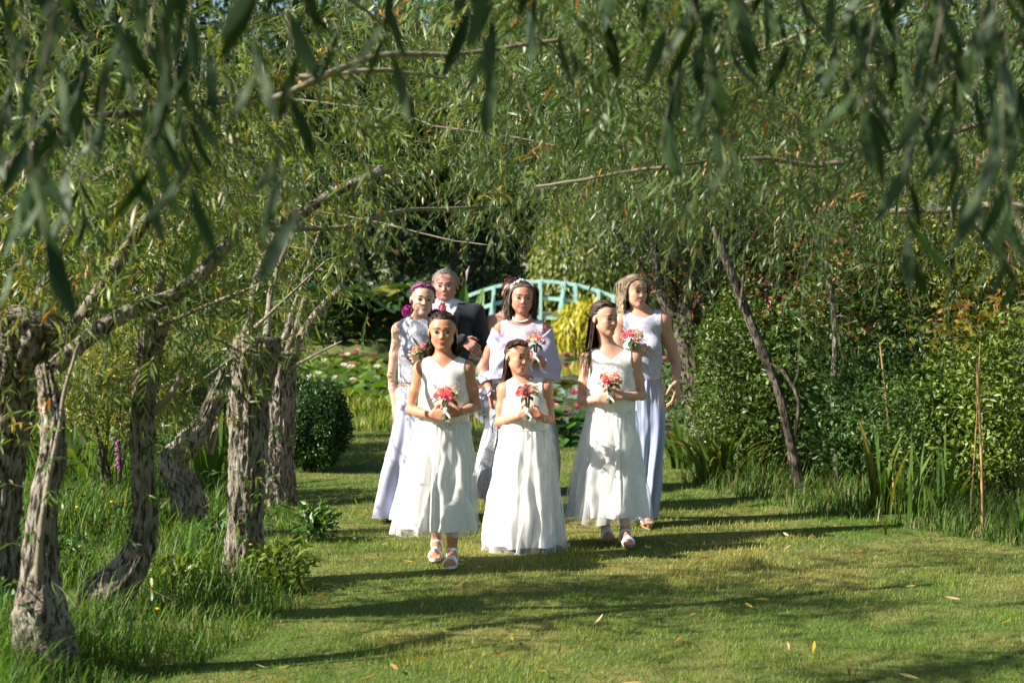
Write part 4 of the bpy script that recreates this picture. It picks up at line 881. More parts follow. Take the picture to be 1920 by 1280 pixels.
stem_tree('thin grey stem leaning across the front of the hedge', [(1502, 885, 12.55), (1478, 810, 12.55), (1455, 720, 12.55), (1410, 610, 12.55), (1375, 520, 12.55), (1340, 430, 12.55)], [.058, .045, .042, .045, .04, .034],
          [([(1492, 815, 12.5), (1497, 750, 12.45), (1472, 700, 12.45), (1446, 680, 12.5)], .018, .013), ([(1388, 580, 12.5), (1393, 530, 12.5), (1396, 460, 12.5)], .012, .006)], seed=401, m=M_BARKD)
stem_tree('pale thin stem half hidden by green shoots in the hedge', [(1570, 860, 12.6), (1562, 760, 12.6), (1566, 640, 12.6), (1558, 540, 12.6), (1545, 470, 12.6)], [.035, .03, .026, .022, .016], seed=402, m=M_BARK, crown=[((1565, 620, 12.5), (.16, .12, .35), 34, (.1, -.1, .5)), ((1545, 480, 12.4), (.25, .2, .2), 30, (0, 0, .3))])
SIL = [[.06, .095, .045], [.075, .11, .06], [.05, .08, .035]]
stem_tree('dark gnarled willow at the water behind the blonde bridesmaid with silvery upright shoots', [(1316, 875, 14.1), (1312, 800, 14.1), (1300, 710, 14.1), (1290, 640, 14.1), (1286, 595, 14.1), (1282, 560, 14.1)], [.17, .135, .125, .15, .125, .05],
          [([(1275, 605, 14.1), (1240, 545, 14.1), (1228, 480, 14.1), (1218, 420, 14.1)], .055, .025), ([(1262, 600, 14.1), (1215, 520, 14.2), (1160, 440, 14.2), (1130, 420, 14.3)], .035, .012), ([(1290, 590, 14.1), (1330, 530, 14.1), (1345, 470, 14.2)], .03, .012), ([(1280, 590, 14.1), (1262, 530, 14.2), (1250, 470, 14.2)], .03, .012), ([(1290, 595, 14.1), (1310, 500, 14.2), (1318, 440, 14.2)], .02, .01)],
          name='willow_tree', seed=403, cols=SIL, cp=[1, 1, 1], crown=[((1320, 500, 14.3), (.24, .25, .28), 170, (.1, 0, .9)), ((1230, 430, 14.3), (.4, .3, .25), 120, (-.1, 0, .6)), ((1340, 560, 14.3), (.2, .2, .2), 60, (.2, 0, .6)), ((1270, 370, 14.2), (.5, .4, .2), 130, (0, 0, .2))])
# clipped box ball
shrub('box_bush', 'clipped round dark green box bush on the lawn by the ridged willow', 'bush', atc(588, 792, 13.7), (.335, .335, .37), 18000, .030, .018, [[.020, .062, .012], [.03, .08, .015], [.045, .10, .02]], [2, 2, 1], 320, lump=.2, shell=.66, stems=3)
# greenery behind the left willows
shrub('shrub', 'yellow green flowering shrub in the meadow behind the slender willow', 'shrub', atc(215, 720, 11.5), (.55, .4, .42), 7000, .035, .017, [[.16, .17, .02], [.10, .15, .02], [.24, .19, .02]], [2, 2, 1], 330)
for k, (x, y, Yd, rx, rz, n, lab) in enumerate(((40, 480, 13.5, 1.1, 1.0, 9000, 'tall sunlit sallow shrub at the meadow edge beside the leaning willow'), (260, 470, 15.0, 1.2, 1.2, 11000, 'tall grey green sallow shrub behind the slender bent willow'), (470, 500, 16.5, 1.0, 1.1, 9000, 'loose sallow shrub behind the kinked willow'), (-60, 820, 12.5, 1.0, .7, 6000, 'dark green shrub low in the meadow by the leaning willow'), (420, 760, 14.5, .8, .6, 6000, 'dark leafy shrub low behind the kinked willow'))):
    shrub('shrub', lab, 'shrub', atc(x, y, Yd), (rx, .6, rz), n, .085, .015, WCOL[:6], [.27, .25, .2, .13, .12, .06], 340 + k, m=M_WILLOW, quad=True, stems=5, lump=.4, shell=.35)

# ------------------------------------------------------------------ blades: meadow, lawn, strap-leaved plants
def blade_arrays(P, D, H, W, C, bend):
    """upright tapering blades in three segments, leaning along D"""
    n = len(P); sd = nrm(np.cross(D, (0, 0, 1.))); Z = np.array([0, 0, 1.]); V = []
    for t, wf in ((0, 1), (.45, .9), (.8, .55)):
        q = P + Z * (H * t * (1 - .25 * bend * t))[:, None] + D * (H * bend * t * t)[:, None]; V += [q - sd * (W * wf / 2)[:, None], q + sd * (W * wf / 2)[:, None]]
    V.append(P + Z * (H * (1 - .35 * bend))[:, None] + D * (H * bend)[:, None]); V = np.stack(V, 1)
    a = np.arange(n) * 7; F = [np.concatenate([np.stack([a, a + 1, a + 3, a + 2], 1), np.stack([a + 2, a + 3, a + 5, a + 4], 1)]), np.stack([a + 4, a + 5, a + 6], 1)]
    return V.reshape(-1, 3), F, np.repeat(C, 7, 0)
def lawn_tone(x, y, r):
    d = fbm(np.stack([x * .8, y * .55, 0 * x + 2], -1), 3) + .25 * fbm(np.stack([x * 5, y * 5, 0 * x], -1), 2) + .30 * np.exp(-((x + .2) / 1.1) ** 2) - .22 * np.clip((x - 1.3), 0, 1.2) - .35 * np.clip(-(x + .55), 0, .8) - .24
    dry = np.clip(.5 + 1.3 * d + .25 * r.normal(size=len(x)), 0, 1)[:, None]; g = np.array([.115, .205, .022]); s = np.array([.33, .295, .080])
    return (g * (1 - dry) + s * dry) * (.7 + .6 * r.random((len(x), 1)))
r = np.random.default_rng(500)
def lawn_points(n):
    Y = 5.6 * (24 / 5.6) ** (r.random(n)); half = .36 * Y + .4; X = (r.random(n) * 2 - 1) * half; return X, Y
X, Y = lawn_points(420000); lb = np.interp(Y, [6, 8.4, 9.5, 12, 16, 24], [-1.45, -1.15, -1.30, -1.75, -2.4, -3.6]); rb = np.interp(Y, [6, 9.5, 10.3, 11, 12.6, 14, 17], [3.6, 3.6, 3.05, 2.2, 1.55, 1.6, .8])
edge = .12 * vnoise(np.stack([X * 0, Y * 3, 0 * Y], -1)); k = (X > lb - .15 + edge) & (X < rb + .15 + edge) & (Y < shore(X) + .2); X, Y = X[k], Y[k]
n = len(X); sz = np.clip(Y / 9, .75, 1.8); a = r.random(n) * 6.28; P = np.stack([X, Y, ground_z(X, Y) - .003], 1); D = np.stack([np.cos(a), np.sin(a), 0 * a], 1)
H = r.uniform(.010, .028, n) * (1 + .6 * (vnoise(np.stack([X * 3, Y * 3, 0 * X], -1)) > .3)); W = .0048 * sz * r.uniform(.7, 1.3, n); C = lawn_tone(X, Y, r); sd = np.stack([-D[:, 1], D[:, 0], 0 * a], 1)
Vb = np.stack([P - sd * W[:, None] / 2, P + sd * W[:, None] / 2, P + D * (H * 1.3 * r.random(n))[:, None] + np.array([0, 0, 1.]) * H[:, None]], 1).reshape(-1, 3)
o = obj('lawn_grass', mesh_data('lawn_grass', Vb, np.arange(3 * n).reshape(-1, 3), [M_BLADE], None, True, np.repeat(C, 3, 0)), kind='stuff'); tag(o, 'short mown lawn grass, part dry, under the walkers', 'grass')
# long grass in the meadow strip and along the hedge foot
def long_grass(name, label, n, xf, yr, hr, cols, cp, seed, wd=.006):
    r = np.random.default_rng(seed); Y = yr[0] * (yr[1] / yr[0]) ** r.random(n); lo, hi = xf(Y); X = lo + (hi - lo) * r.random(n)
    cl = vnoise(np.stack([X * 2.2, Y * 2.2, 0 * X + seed], -1)); k = cl > -.55 + .4 * r.random(n); X, Y, cl = X[k], Y[k], cl[k]; n = len(X); a = r.random(n) * 6.28
    H = r.uniform(*hr, n) * (.75 + .5 * (cl + .5)) * np.clip(np.minimum(X - lo[k] + .1, hi[k] - X + .05 + .25 * vnoise(np.stack([X * 3, Y * 3, 0 * X], -1))) / .7 + .2, .25, 1)
    V, F, C = blade_arrays(np.stack([X, Y, ground_z(X, Y) - .01], 1), np.stack([np.cos(a), np.sin(a), 0 * a], 1), H, wd * r.uniform(.6, 1.3, n) * np.clip(Y / 8, .8, 2), pick_cols(n, cols, cp, r), r.uniform(.1, .85, n))
    o = obj(name, mesh_data(name, V, F, [M_BLADE], None, True, C), kind='stuff'); tag(o, label, 'grass'); return o
MEAD = [[.07, .16, .018], [.11, .20, .022], [.045, .10, .016], [.24, .22, .07]]
long_grass('meadow_grass', 'long lush green meadow grass round the feet of the willow boles', 28000, lambda Y: (-.36 * Y - .3, np.interp(Y, [5, 6, 8.0, 8.6, 9.5, 12, 16], [-1.5, -1.38, -1.0, -1.08, -1.32, -1.65, -2.2])), (5.4, 16), (.12, .32), MEAD, [3, 2.5, 2.5, .8], 501)
long_grass('hedge_grass', 'rough long grass fringe along the foot of the hedge', 12000, lambda Y: (np.interp(Y, [9, 9.6, 10.3, 11, 12.6, 14, 15], [3.4, 3.1, 2.65, 2.1, 1.45, 1.35, 1.3]), np.interp(Y, [9, 15], [4.4, 2.9])), (9.2, 14.8), (.10, .30), [[.06, .12, .02], [.09, .15, .025], [.20, .17, .07]], [3, 2, 1], 502)
long_grass('bank_grass', 'yellowing grass and reeds along the pond bank', 6000, lambda Y: (0 * Y - 4.2, 0 * Y + .2), (17.5, 24.5), (.08, .26), [[.14, .20, .03], [.30, .26, .05], [.12, .18, .025]], [2, 1.5, 2], 503, wd=.010)
for k, (x, y, Yd, R_, cc, lab) in enumerate(((120, 1010, 8.6, .22, 0, 'leafy weed clump in the long grass between the two leftmost willows'), (330, 1110, 8.0, .2, 1, 'bright leafy weed clump beside the foot of the bent willow'), (400, 960, 9.4, .2, 0, 'dark weed clump below the kinked willow'), (520, 1090, 8.35, .22, 1, 'low leafy weed clump spilling from the gnarled pollard on to the lawn'), (250, 880, 10.0, .25, 1, 'yellow green weed clump behind the bent willow'), (590, 1000, 9.9, .13, 0, 'small weed tuft at the lawn edge by the ridged willow'), (30, 1200, 7.0, .22, 0, 'weed clump at the foot of the leaning willow'))):
    p = at(x, y, Yd); shrub('weed_clump', lab, 'weeds', (p[0], p[1], .12), (R_, R_, .12), 420, .06, .024, [[.07, .15, .02], [.05, .11, .018]] if cc == 0 else [[.12, .20, .022], [.16, .20, .03]], [1, 1], 520 + k, stems=3, shell=.3)
# meadow flowers
r = np.random.default_rng(510); MP = [MB().ball((0, 0, 0), (.011, .011, .006), 7, 4, c).mesh('flower_head', M_PETAL, True) for c in ((.85, .50, .01), (.55, .12, .50))]
for k, (x, y, Yd) in enumerate([(215, 705, 10.5), (233, 940, 8.2), (350, 1080, 8.2), (455, 995, 8.6), (572, 1165, 7.7), (285, 1100, 7.8), (145, 950, 8.2), (130, 770, 9.5), (470, 1020, 8.3), (210, 940, 8.6), (296, 1140, 7.4), (200, 1060, 8.4)]):
    p = at(x, y, Yd); gz = float(ground_z(p[0], p[1])); t = thing('meadow_flower', 'small yellow buttercup among the long meadow grass', 'flower', (p[0], p[1], gz), 0, 'yellow flowers in the meadow grass'); obj('flower_head', MP[0], t, (0, 0, p[2] - gz)); obj('stalk', MB().tube([(0, 0, -.01), (.004, 0, (p[2] - gz) * .6), (0, 0, p[2] - gz)], .0014, 5, False, (.07, .13, .02)).mesh('stalk', M_BLEAF), t)
p = at(221, 870, 10.2); t = thing('loosestrife', 'purple loosestrife spike in the meadow between the willows', 'flower', (p[0], p[1], float(ground_z(p[0], p[1])))); 
for k in range(16): obj('blossom', MP[1], t, (r.normal() * .012, r.normal() * .012, p[2] - .08 + .012 * k))
obj('stalk', MB().tube([(0, 0, 0), (0, 0, p[2] + .1)], .003, 5, False, (.07, .13, .02)).mesh('stalk', M_BLEAF), t)

def strap_mesh(L, W, bend, col, tipc, n=10, seed=0):
    t = np.linspace(0, 1, n); z = L * (t - bend * .55 * t ** 2.2); y = L * bend * .75 * t ** 1.8; w_ = W * np.clip(1.15 - t ** 2.5 * 1.15, .03, 1) * (.75 + .25 * np.minimum(t * 5, 1))
    V = np.concatenate([np.stack([-w_, y, z + .2 * w_], 1), np.stack([0 * t, y, z], 1), np.stack([w_, y, z + .2 * w_], 1)]); a = np.arange(n - 1)
    F = np.concatenate([np.stack([a, a + 1, a + n + 1, a + n], 1), np.stack([a + n, a + n + 1, a + 2 * n + 1, a + 2 * n], 1)]); f = (t ** 2)[:, None]; c = np.array(col) * (1 - f) + np.array(tipc) * f
    return mesh_data('strap_leaf', V, F, [M_BLADE], None, True, np.tile(c, (3, 1)))
STR = [strap_mesh(1, .018 + .008 * (k % 3), b, c, tc) for k, (b, c, tc) in enumerate(((.15, (.07, .14, .02), (.10, .16, .03)), (.45, (.08, .15, .022), (.13, .17, .03)), (.8, (.07, .13, .02), (.20, .19, .04)), (.95, (.10, .15, .03), (.34, .26, .05)), (.6, (.06, .12, .02), (.09, .15, .025)), (.3, (.16, .16, .03), (.36, .24, .06))))]
def strap_plant(name, label, px, Yd, n, L, seed, choice, cat='plant', spread=.10, yaw=None):
    r = np.random.default_rng(seed); x = (px - CX) * Yd / FPX; root = thing(name, label, cat, (x, Yd, float(ground_z(x, Yd)) - .01))
    for k in range(n):
        a = r.random() * 6.28 if yaw is None else yaw + r.normal() * .7; rr = spread * r.random() ** .6; o = obj('leaf', STR[choice[r.integers(len(choice))]], root, (math.cos(a) * rr, math.sin(a) * rr, 0), (r.normal() * .10, r.normal() * .10, a - math.pi / 2)); s_ = L * r.uniform(.65, 1.15); o.scale = (s_ * 1.1, s_, s_)
    return root
strap_plant('daylily', 'arching daylily clump with yellowed tips at the lawn edge', 1350, 13.0, 60, .62, 601, [1, 2, 2, 3, 4, 5], spread=.22)
strap_plant('daylily', 'daylily clump beside the blonde bridesmaid against the pond', 1285, 14.0, 44, .60, 602, [1, 2, 3, 4], spread=.2)
strap_plant('daylily', 'low spreading daylily clump with brown leaves between its neighbours', 1400, 13.4, 36, .45, 603, [2, 3, 5, 4], spread=.2)
strap_plant('iris', 'upright iris fan of broad green blades near the bamboo cane', 1705, 10.6, 16, .62, 604, [0, 0, 1, 4], spread=.10)
strap_plant('iris', 'tall reedy iris with curving blades behind the bamboo cane', 1765, 11.0, 18, .75, 605, [1, 2, 4, 0], spread=.15)
strap_plant('iris', 'sparse iris with yellowing blades by the thinner cane', 1650, 11.2, 12, .70, 606, [0, 5, 1], spread=.08)
strap_plant('iris', 'small tuft of iris blades at the corner of the border', 1910, 10.0, 14, .40, 607, [0, 1, 4], spread=.10)
strap_plant('iris', 'single broad green blade bending over the lawn edge', 1660, 10.15, 1, .30, 611, [2], spread=.01, yaw=-2.2)
strap_plant('reed_clump', 'pale reed clump in the meadow behind the slender willow', 400, 12.2, 40, .9, 608, [0, 1, 4], spread=.3)
strap_plant('reed_clump', 'tall blue green reed clump at the far side of the meadow', 150, 11.8, 44, 1.0, 609, [0, 1, 2], spread=.35)
# bamboo canes
def cane(label, top, bot, Yd, r0):
    a, b = at(*bot, Yd), at(*top, Yd); a[2] = ground_z(a[0], a[1]) - .1; root = thing('bamboo_cane', label, 'cane', a); c = spline([a - a, (b - a) * .5 + (.008, 0, 0), b - a], 24); R = np.full(24, r0); R[::4] *= 1.22
    obj('shaft', MB().tube(c, R, 9).mesh('shaft', mat('cane', (.42, .24, .10), .5, .4, noise=[(5, (.26, .15, .06), .4, .7)]), True), root)
    return root
cane('long straight bamboo cane standing at the border edge', (1832, 680), (1843, 1000), 10.2, .008); cane('shorter leaning bamboo cane among the hedge foliage', (1650, 642), (1680, 900), 11.6, .007)
cane('thin dry stalk beside the long bamboo cane', (1838, 640), (1815, 950), 10.6, .004)

# ------------------------------------------------------------------ pond plants
def big_leaf(n=18, ruffle=.08, notch=True, col=(.08, .15, .02)):
    V = [[0, 0, 0]]; 
    for k in range(n + 1):
        a = (.16 + (2 * math.pi - .32) * k / n) if notch else 2 * math.pi * k / n; q = 1 + ruffle * math.sin(a * 5); V.append([q * math.sin(a + math.pi), q * math.cos(a + math.pi), .06 * math.cos(a * 3) + .06])
    return np.array(V), np.array([[0, k + 2, k + 1] for k in range(n)])
pv, pf = big_leaf(); PADG = [mesh_data('lily_pad', pv * (.5, .5, .3), pf, [M_LEAF], None, False, np.tile(c, (len(pv), 1))) for c in ((.07, .15, .018), (.11, .20, .02), (.05, .10, .018), (.15, .22, .03), (.16, .17, .025))]
PADR = [mesh_data('lily_pad', pv * (.5, .5, .15), pf, [M_LEAF], None, False, np.tile(c, (len(pv), 1))) for c in ((.09, .13, .06), (.13, .16, .09), (.10, .10, .045), (.07, .10, .035), (.15, .08, .05))]
LILY = {}
for nm, c in (('pink', (.72, .26, .38)), ('white', (.80, .76, .74)), ('rose', (.55, .16, .26))):
    mb = MB(); r = np.random.default_rng(5)
    for ring, (n, tl) in enumerate(((5, .35), (8, .9), (9, 1.7))):
        for k in range(n): a = (k + .5 * ring) / n * 6.283; o_ = np.array([math.cos(a), math.sin(a), 0]); petal(o_ * .015, nrm(o_ * tl + (0, 0, 1)), nrm(-o_ + (0, 0, tl)), .025, .085, .15, np.array(c) * (.8 + .1 * ring), mb, .5)
    LILY[nm] = mb.mesh('lily_flower', M_PETAL, True)
def lily_patch(label, xr, yr, n, pads, tilt, lift, flowers, fcols, seed, size=(.16, .30)):
    r = np.random.default_rng(seed); pts = []
    while len(pts) < n:
        y = yr[0] + (yr[1] - yr[0]) * r.random() ** 1.0; x = ((xr[0] + (xr[1] - xr[0]) * r.random()) - CX) * y / FPX
        if vnoise(np.array([[x * .8, y * .35, seed]]))[0] > -.25 and y > shore(x) + .6: pts.append((x, y))
    c = np.mean(pts, 0); root = thing('water_lily', label, 'water lily', (c[0], c[1], WZ))
    for x, y in pts:
        s_ = r.uniform(*size); o = obj('lily_pad', pads[r.integers(len(pads))], root, (x - c[0], y - c[1], .006 + lift * r.random()), (r.normal() * tilt, r.normal() * tilt, r.random() * 6.28)); o.scale = (s_, s_, s_)
    for k in range(flowers):
        x, y = pts[r.integers(n)]; o = obj('lily_flower', LILY[fcols[k % len(fcols)]], root, (x - c[0] + .1 * r.normal(), y - c[1] + .1 * r.normal(), .05 + lift * .8), (r.normal() * .2, r.normal() * .2, r.random() * 6)); o.scale = [.75 + .5 * r.random()] * 3
    return root
lily_patch('crowded patch of bright green lily pads with white flowers beyond the box bush', (500, 760), (26, 34), 290, PADG, .42, .16, 9, ['white', 'white', 'white'], 701, (.15, .28))
lily_patch('far patch of sunlit yellow green lily pads on the pond', (540, 760), (34, 42), 200, PADG, .34, .12, 5, ['white', 'pink'], 702, (.18, .32))
lily_patch('flat grey green lily pads with pink flowers in front of the bridge water', (880, 1330), (24, 31), 280, PADR, .22, .05, 18, ['pink', 'rose', 'pink', 'white'], 703, (.16, .30))
lily_patch('reddish lily pads scattered towards the bridge with pink flowers', (900, 1320), (31, 44), 260, PADR, .20, .06, 16, ['pink', 'rose', 'white'], 704, (.22, .36))
lily_patch('nearest flat lily pads by the broad-leaved bank plants with deep pink flowers', (1000, 1330), (18.3, 24), 260, PADR, .2, .04, 10, ['pink', 'rose', 'pink'], 706, (.16, .28))
lily_patch('distant dark lily pads with rosy flowers along the far bank', (560, 900), (42, 45.5), 110, PADR, .12, .05, 5, ['rose', 'pink'], 705, (.3, .45))
# leafy bank plants
hv, hf = big_leaf(14, .05, False); HOS = [mesh_data('bank_leaf', (hv + (0, 1, 0)) * (.42, .5, .5), hf, [M_LEAF], None, True, np.tile(c, (len(hv), 1))) for c in ((.07, .19, .02), (.10, .24, .03), (.05, .13, .02))]
def leafy(name, label, px, Yd, n, size, R, H, seed, meshes=HOS, z0=None):
    r = np.random.default_rng(seed); x = (px - CX) * Yd / FPX; gz = float(ground_z(x, Yd)) if z0 is None else z0; root = thing(name, label, 'plant', (x, Yd, gz))
    for k in range(n):
        a = r.random() * 6.28; h = r.random() ** .7; rr = R * (1 - .5 * h) * r.random() ** .5; e = np.array([math.cos(a) * rr, math.sin(a) * rr, H * h]); b_ = obj('leaf', meshes[r.integers(len(meshes))], root, e, (.5 - .9 * r.random(), .3 * r.normal(), a - math.pi / 2)); b_.scale = [size * r.uniform(.7, 1.3)] * 3
        obj('leaf_stalk', MB().tube([(0, 0, 0), e * (.6, .6, .7), e], .006 * size * 4, 5, False, (.07, .13, .03)).mesh('leaf_stalk', M_BLEAF), root)
    return root
leafy('hosta', 'lush bright green broad-leaved clump on the bank behind the smallest girl', 1064, 16.2, 44, .15, .22, .32, 801)
leafy('hosta', 'small broad-leaved green clump on the bank by the tall girl', 1100, 16.6, 22, .13, .16, .22, 802)
GUN = [mesh_data('giant_leaf', big_leaf(20, .14, True)[0] * (.5, .5, .45), big_leaf(20, .14)[1], [M_LEAF], None, False, np.tile(c, (22, 1))) for c in ((.035, .085, .025), (.05, .11, .03), (.03, .07, .02), (.20, .20, .03))]
for k, (px_, n, lab) in enumerate(((600, 30, 'giant-leaved gunnera on the far bank behind the ridged willow'), (690, 34, 'giant-leaved gunnera on the far bank beside the pink-haired bridesmaid'), (760, 24, 'dark giant-leaved gunnera behind the pink-haired bridesmaid'), (500, 26, 'giant-leaved gunnera half hidden behind the willow boles'))):
    leafy('gunnera', lab, px_, 47.5 + k, n * 2, .75, 1.4, 1.6, 810 + k, GUN, 0.0)
t = strap_plant('canna', 'broad upright canna leaves behind the man in the dark suit', 872, 15.5, 0, 1, 820, [0]); r = np.random.default_rng(821)
CAN = simple_leaf_mesh('canna_leaf', .5, .062, M_LEAF, (.10, .20, .03), .35, .18)
for k, (dx, z, rx, rz) in enumerate(((-.04, 1.12, 1.25, .2), (.06, 1.10, 1.1, -.5), (.16, 1.05, .8, -1.1), (-.14, 1.0, 1.0, .8), (.02, .8, 1.2, 2.2))): obj('leaf', CAN, t, (dx, .05 * k, z), (rx, .1, rz))
obj('stalk', MB().tube([(0, 0, 0), (.01, 0, 1.0), (.0, 0, 1.45), (.015, 0, 1.72)], [.014, .010, .005, .004], 6, False, (.09, .16, .04)).mesh('stalk', M_BLEAF), t)
obj('flower_spike', MB().tube([(.015, 0, 1.66), (.02, 0, 1.74), (.04, 0, 1.80)], [.005, .014, .004], 6, True, (.55, .40, .50)).mesh('flower_spike', M_PETAL), t)

# ------------------------------------------------------------------ bridge
MBR = mat('bridge_paint', (.42, .66, .58), .5, .4, noise=[(9, (.33, .56, .50), .45, .7)]); MDK = mat('bridge_deck', (.22, .16, .13), .8)
BY = 57.0; sB = BY / FPX; xb = lambda px: (px - CX) * sB; zb = lambda py: CZ - (py - HY) * sB
br = thing('footbridge', 'arched pale turquoise wooden footbridge over the pond', 'bridge', (xb(1010), BY, 0)); b0 = np.array([xb(1010), BY, 0])
def arch_z(px, py_mid): u = (px - 1012) / 150.; return zb(py_mid + 34 * u * u)
for side, yo in ((0, 0.), (1, 1.5)):
    pxs = np.linspace(868, 1156, 19)
    for nm, top, ht, wd in (('handrail', 527, .11, .10), ('mid_rail', 559, .13, .05), ('deck_beam', 592, .24, .10)):
        mb = MB(); pts = np.array([[xb(p) - b0[0], yo, arch_z(p, top)] for p in pxs])
        for i in range(18): mb.beam(pts[i] + (0, -.003 * (i % 2), 0), pts[i + 1] + (0, -.003 * (i % 2), 0), wd, ht)
        obj(nm, mb.mesh(nm, MBR), br)
    for p in (872, 925, 968, 1013, 1057, 1079, 1122, 1150):
        x = xb(p) - b0[0]; z1, z2 = arch_z(p, 526), arch_z(p, 600); obj('post', MB().box((x, yo - .06, (z1 + z2) / 2), (.11, .1, z1 - z2)).mesh('post', MBR), br)
    for p, dp in ((925, -8), (1057, -9)):
        obj('brace', MB().beam((xb(p) - b0[0], yo - .14, arch_z(p, 540)), (xb(p + dp) - b0[0], yo - .22, arch_z(p, 590)), .07, .07, (0, 1, 0)).mesh('brace', MBR), br)
pl = MB().box((0, 0, 0), (.145, 1.7, .045)).mesh('plank', MDK)
for i in range(36):
    p = 868 + 8.05 * i; u = (p - 1012) / 150.; obj('plank', pl, br, (xb(p) - b0[0], .75, arch_z(p, 586)), (0, math.atan(2 * 34 * u / 150.), 0))
for p in (872, 1150):
    for yo in (0, 1.5): obj('pile', MB().tube([(xb(p) - b0[0], yo, -1.2), (xb(p) - b0[0], yo, arch_z(p, 596))], .09, 8).mesh('pile', MBR), br)
# golden mound by the bridge
def mound(label, px, py, Yd, R, n, cols, cp, seed, name='golden_shrub', L=.6):
    r = np.random.default_rng(seed); c = at(px, py, Yd); root = thing(name, label, 'shrub', (c[0], c[1], float(ground_z(c[0], c[1])))); b = np.array(root.location)
    d = nrm(r.normal(size=(n, 3)) + (0, 0, .25)); P = c + d * np.asarray(R) * (.55 + .45 * r.random((n, 1))) * (1 + .2 * vnoise(d * 3))[:, None] - b; P = P[P[:, 2] > 0]; d = d[:len(P)]
    D = nrm(d * (.5, .5, .2) + (0, 0, -.45) + r.normal(size=(len(P), 3)) * .25); V, F, C = leaf_arrays(P, D, nrm(d + (0, 0, .5)), np.full(len(P), L) * r.uniform(.6, 1.3, len(P)), np.full(len(P), L * .12), pick_cols(len(P), cols, cp, r), curl=.4)
    obj('foliage', mesh_data('foliage', V, F, [M_LEAF], None, True, C), root, kind='stuff'); me, _ = branch_mesh('stem', [(0, 0, -.1), (.05, 0, R[2] * .5), (0, 0, R[2])], .06, .02, M_BARKD, 7, 10); obj('stem', me, root)
mound('golden yellow weeping shrub spilling beside the footbridge', 1100, 600, 55.0, (.95, .9, .75), 2600, [[.42, .36, .02], [.34, .32, .02], [.22, .26, .02]], [3, 2, 1], 901)
mound('second golden weeping shrub lower at the water near the footbridge', 1142, 615, 54.0, (.6, .6, .55), 1400, [[.40, .34, .02], [.30, .30, .02], [.2, .24, .02]], [3, 2, 1], 902)

# ------------------------------------------------------------------ trees beyond the pond
def far_tree(label, px, Yd, h, R, n, ls, cols, cp, seed, form='round', trunk_r=.25, name='tree'):
    r = np.random.default_rng(seed); x = (px - CX) * Yd / FPX; root = thing(name, label, 'tree', (x, Yd, float(ground_z(x, Yd))), 0, None)
    me, _ = branch_mesh('trunk', [(0, 0, -.3), (.1, 0, h * .3), (-.1, 0, h * .6), (0, 0, h * .9)], trunk_r, .05, M_BARKD, 10, 20); obj('trunk', me, root)
    if form == 'cone':
        t = r.random(n) ** .75; a = r.random(n) * 6.28; lay = 1 + .25 * np.sin(t * 40 + 2 * np.sin(a * 3)); rr = R * (1 - t) ** .85 * lay * (.6 + .4 * r.random(n)); P = np.stack([np.cos(a) * rr, np.sin(a) * rr, h * (.03 + .97 * t)], 1); d = nrm(np.stack([np.cos(a), np.sin(a), 0 * a - .3], 1)); D = d + r.normal(size=(n, 3)) * .35
    elif form == 'weep':
        k = n // 14; a = r.random(k) * 6.28; rr = R * r.random(k) ** .5; top = h * (.95 - .35 * (rr / R) ** 2) + r.normal(size=k) * .25; drop = r.uniform(.35, .85, k) * h * (.4 + .6 * rr / R); t = np.linspace(0, 1, 14)
        P = np.stack([(np.cos(a) * rr)[:, None] * (1 + .12 * t), (np.sin(a) * rr)[:, None] * (1 + .12 * t), top[:, None] - drop[:, None] * t ** 1.2], -1).reshape(-1, 3); n = len(P); d = nrm(P * (1, 1, .1)); D = nrm(np.array([0, 0, -1.]) + d * .25 + r.normal(size=(n, 3)) * .3)
    else:
        nb = 16; cc = nrm(r.normal(size=(nb, 3))) * np.array([R, R, h * .36]) * .62 + (0, 0, h * .60); i = r.integers(nb, size=n); q = nrm(r.normal(size=(n, 3))); P = cc[i] + q * np.array([R * .52, R * .52, h * .24]) * (.55 + .45 * r.random((n, 1))); d = q; D = d * .6 + r.normal(size=(n, 3)) * .7
    N = nrm(d * .7 + (0, 0, .4) + r.normal(size=(n, 3)) * .5); V, F, C = leaf_arrays(P, D, N, ls * r.uniform(.6, 1.4, n), ls * .5 * r.uniform(.6, 1.3, n), pick_cols(n, cols, cp, r, .4), quad=False)
    obj('crown', mesh_data('crown', V, F, [M_LEAF], None, True, C), root, kind='stuff'); return root
DKG = [[.018, .04, .014], [.028, .055, .018], [.04, .07, .02]]; MID = [[.045, .085, .018], [.065, .11, .022], [.09, .13, .025]]; YEL = [[.13, .17, .02], [.19, .21, .025], [.085, .125, .018]]; OLV = [[.10, .11, .03], [.13, .13, .035], [.07, .085, .025]]
far_tree('dark cypress like conifer behind the bridge by the man', 850, 66, 15, 2.6, 9000, .34, DKG, [2, 2, 1], 1001, 'cone'); far_tree('broad dark conifer behind the middle of the footbridge', 960, 72, 17, 3.2, 10000, .36, DKG, [2, 2, 1], 1002, 'cone')
far_tree('weeping yellow green willow trailing over the footbridge', 1115, 60.5, 7.0, 2.4, 9000, .22, YEL, [2, 1, 2], 1003, 'weep'); far_tree('yellow green weeping tree behind the blonde bridesmaid', 1215, 64, 8.5, 3.0, 10000, .26, YEL, [1, 1, 3], 1004, 'weep')
far_tree('olive toned round tree between the conifer and the weeping willow', 1050, 76, 12, 3.4, 9000, .34, OLV, [1, 1, 1], 1005); far_tree('tall green tree far behind the hedge', 1420, 70, 17, 5.0, 10000, .42, MID, [2, 2, 1], 1006)
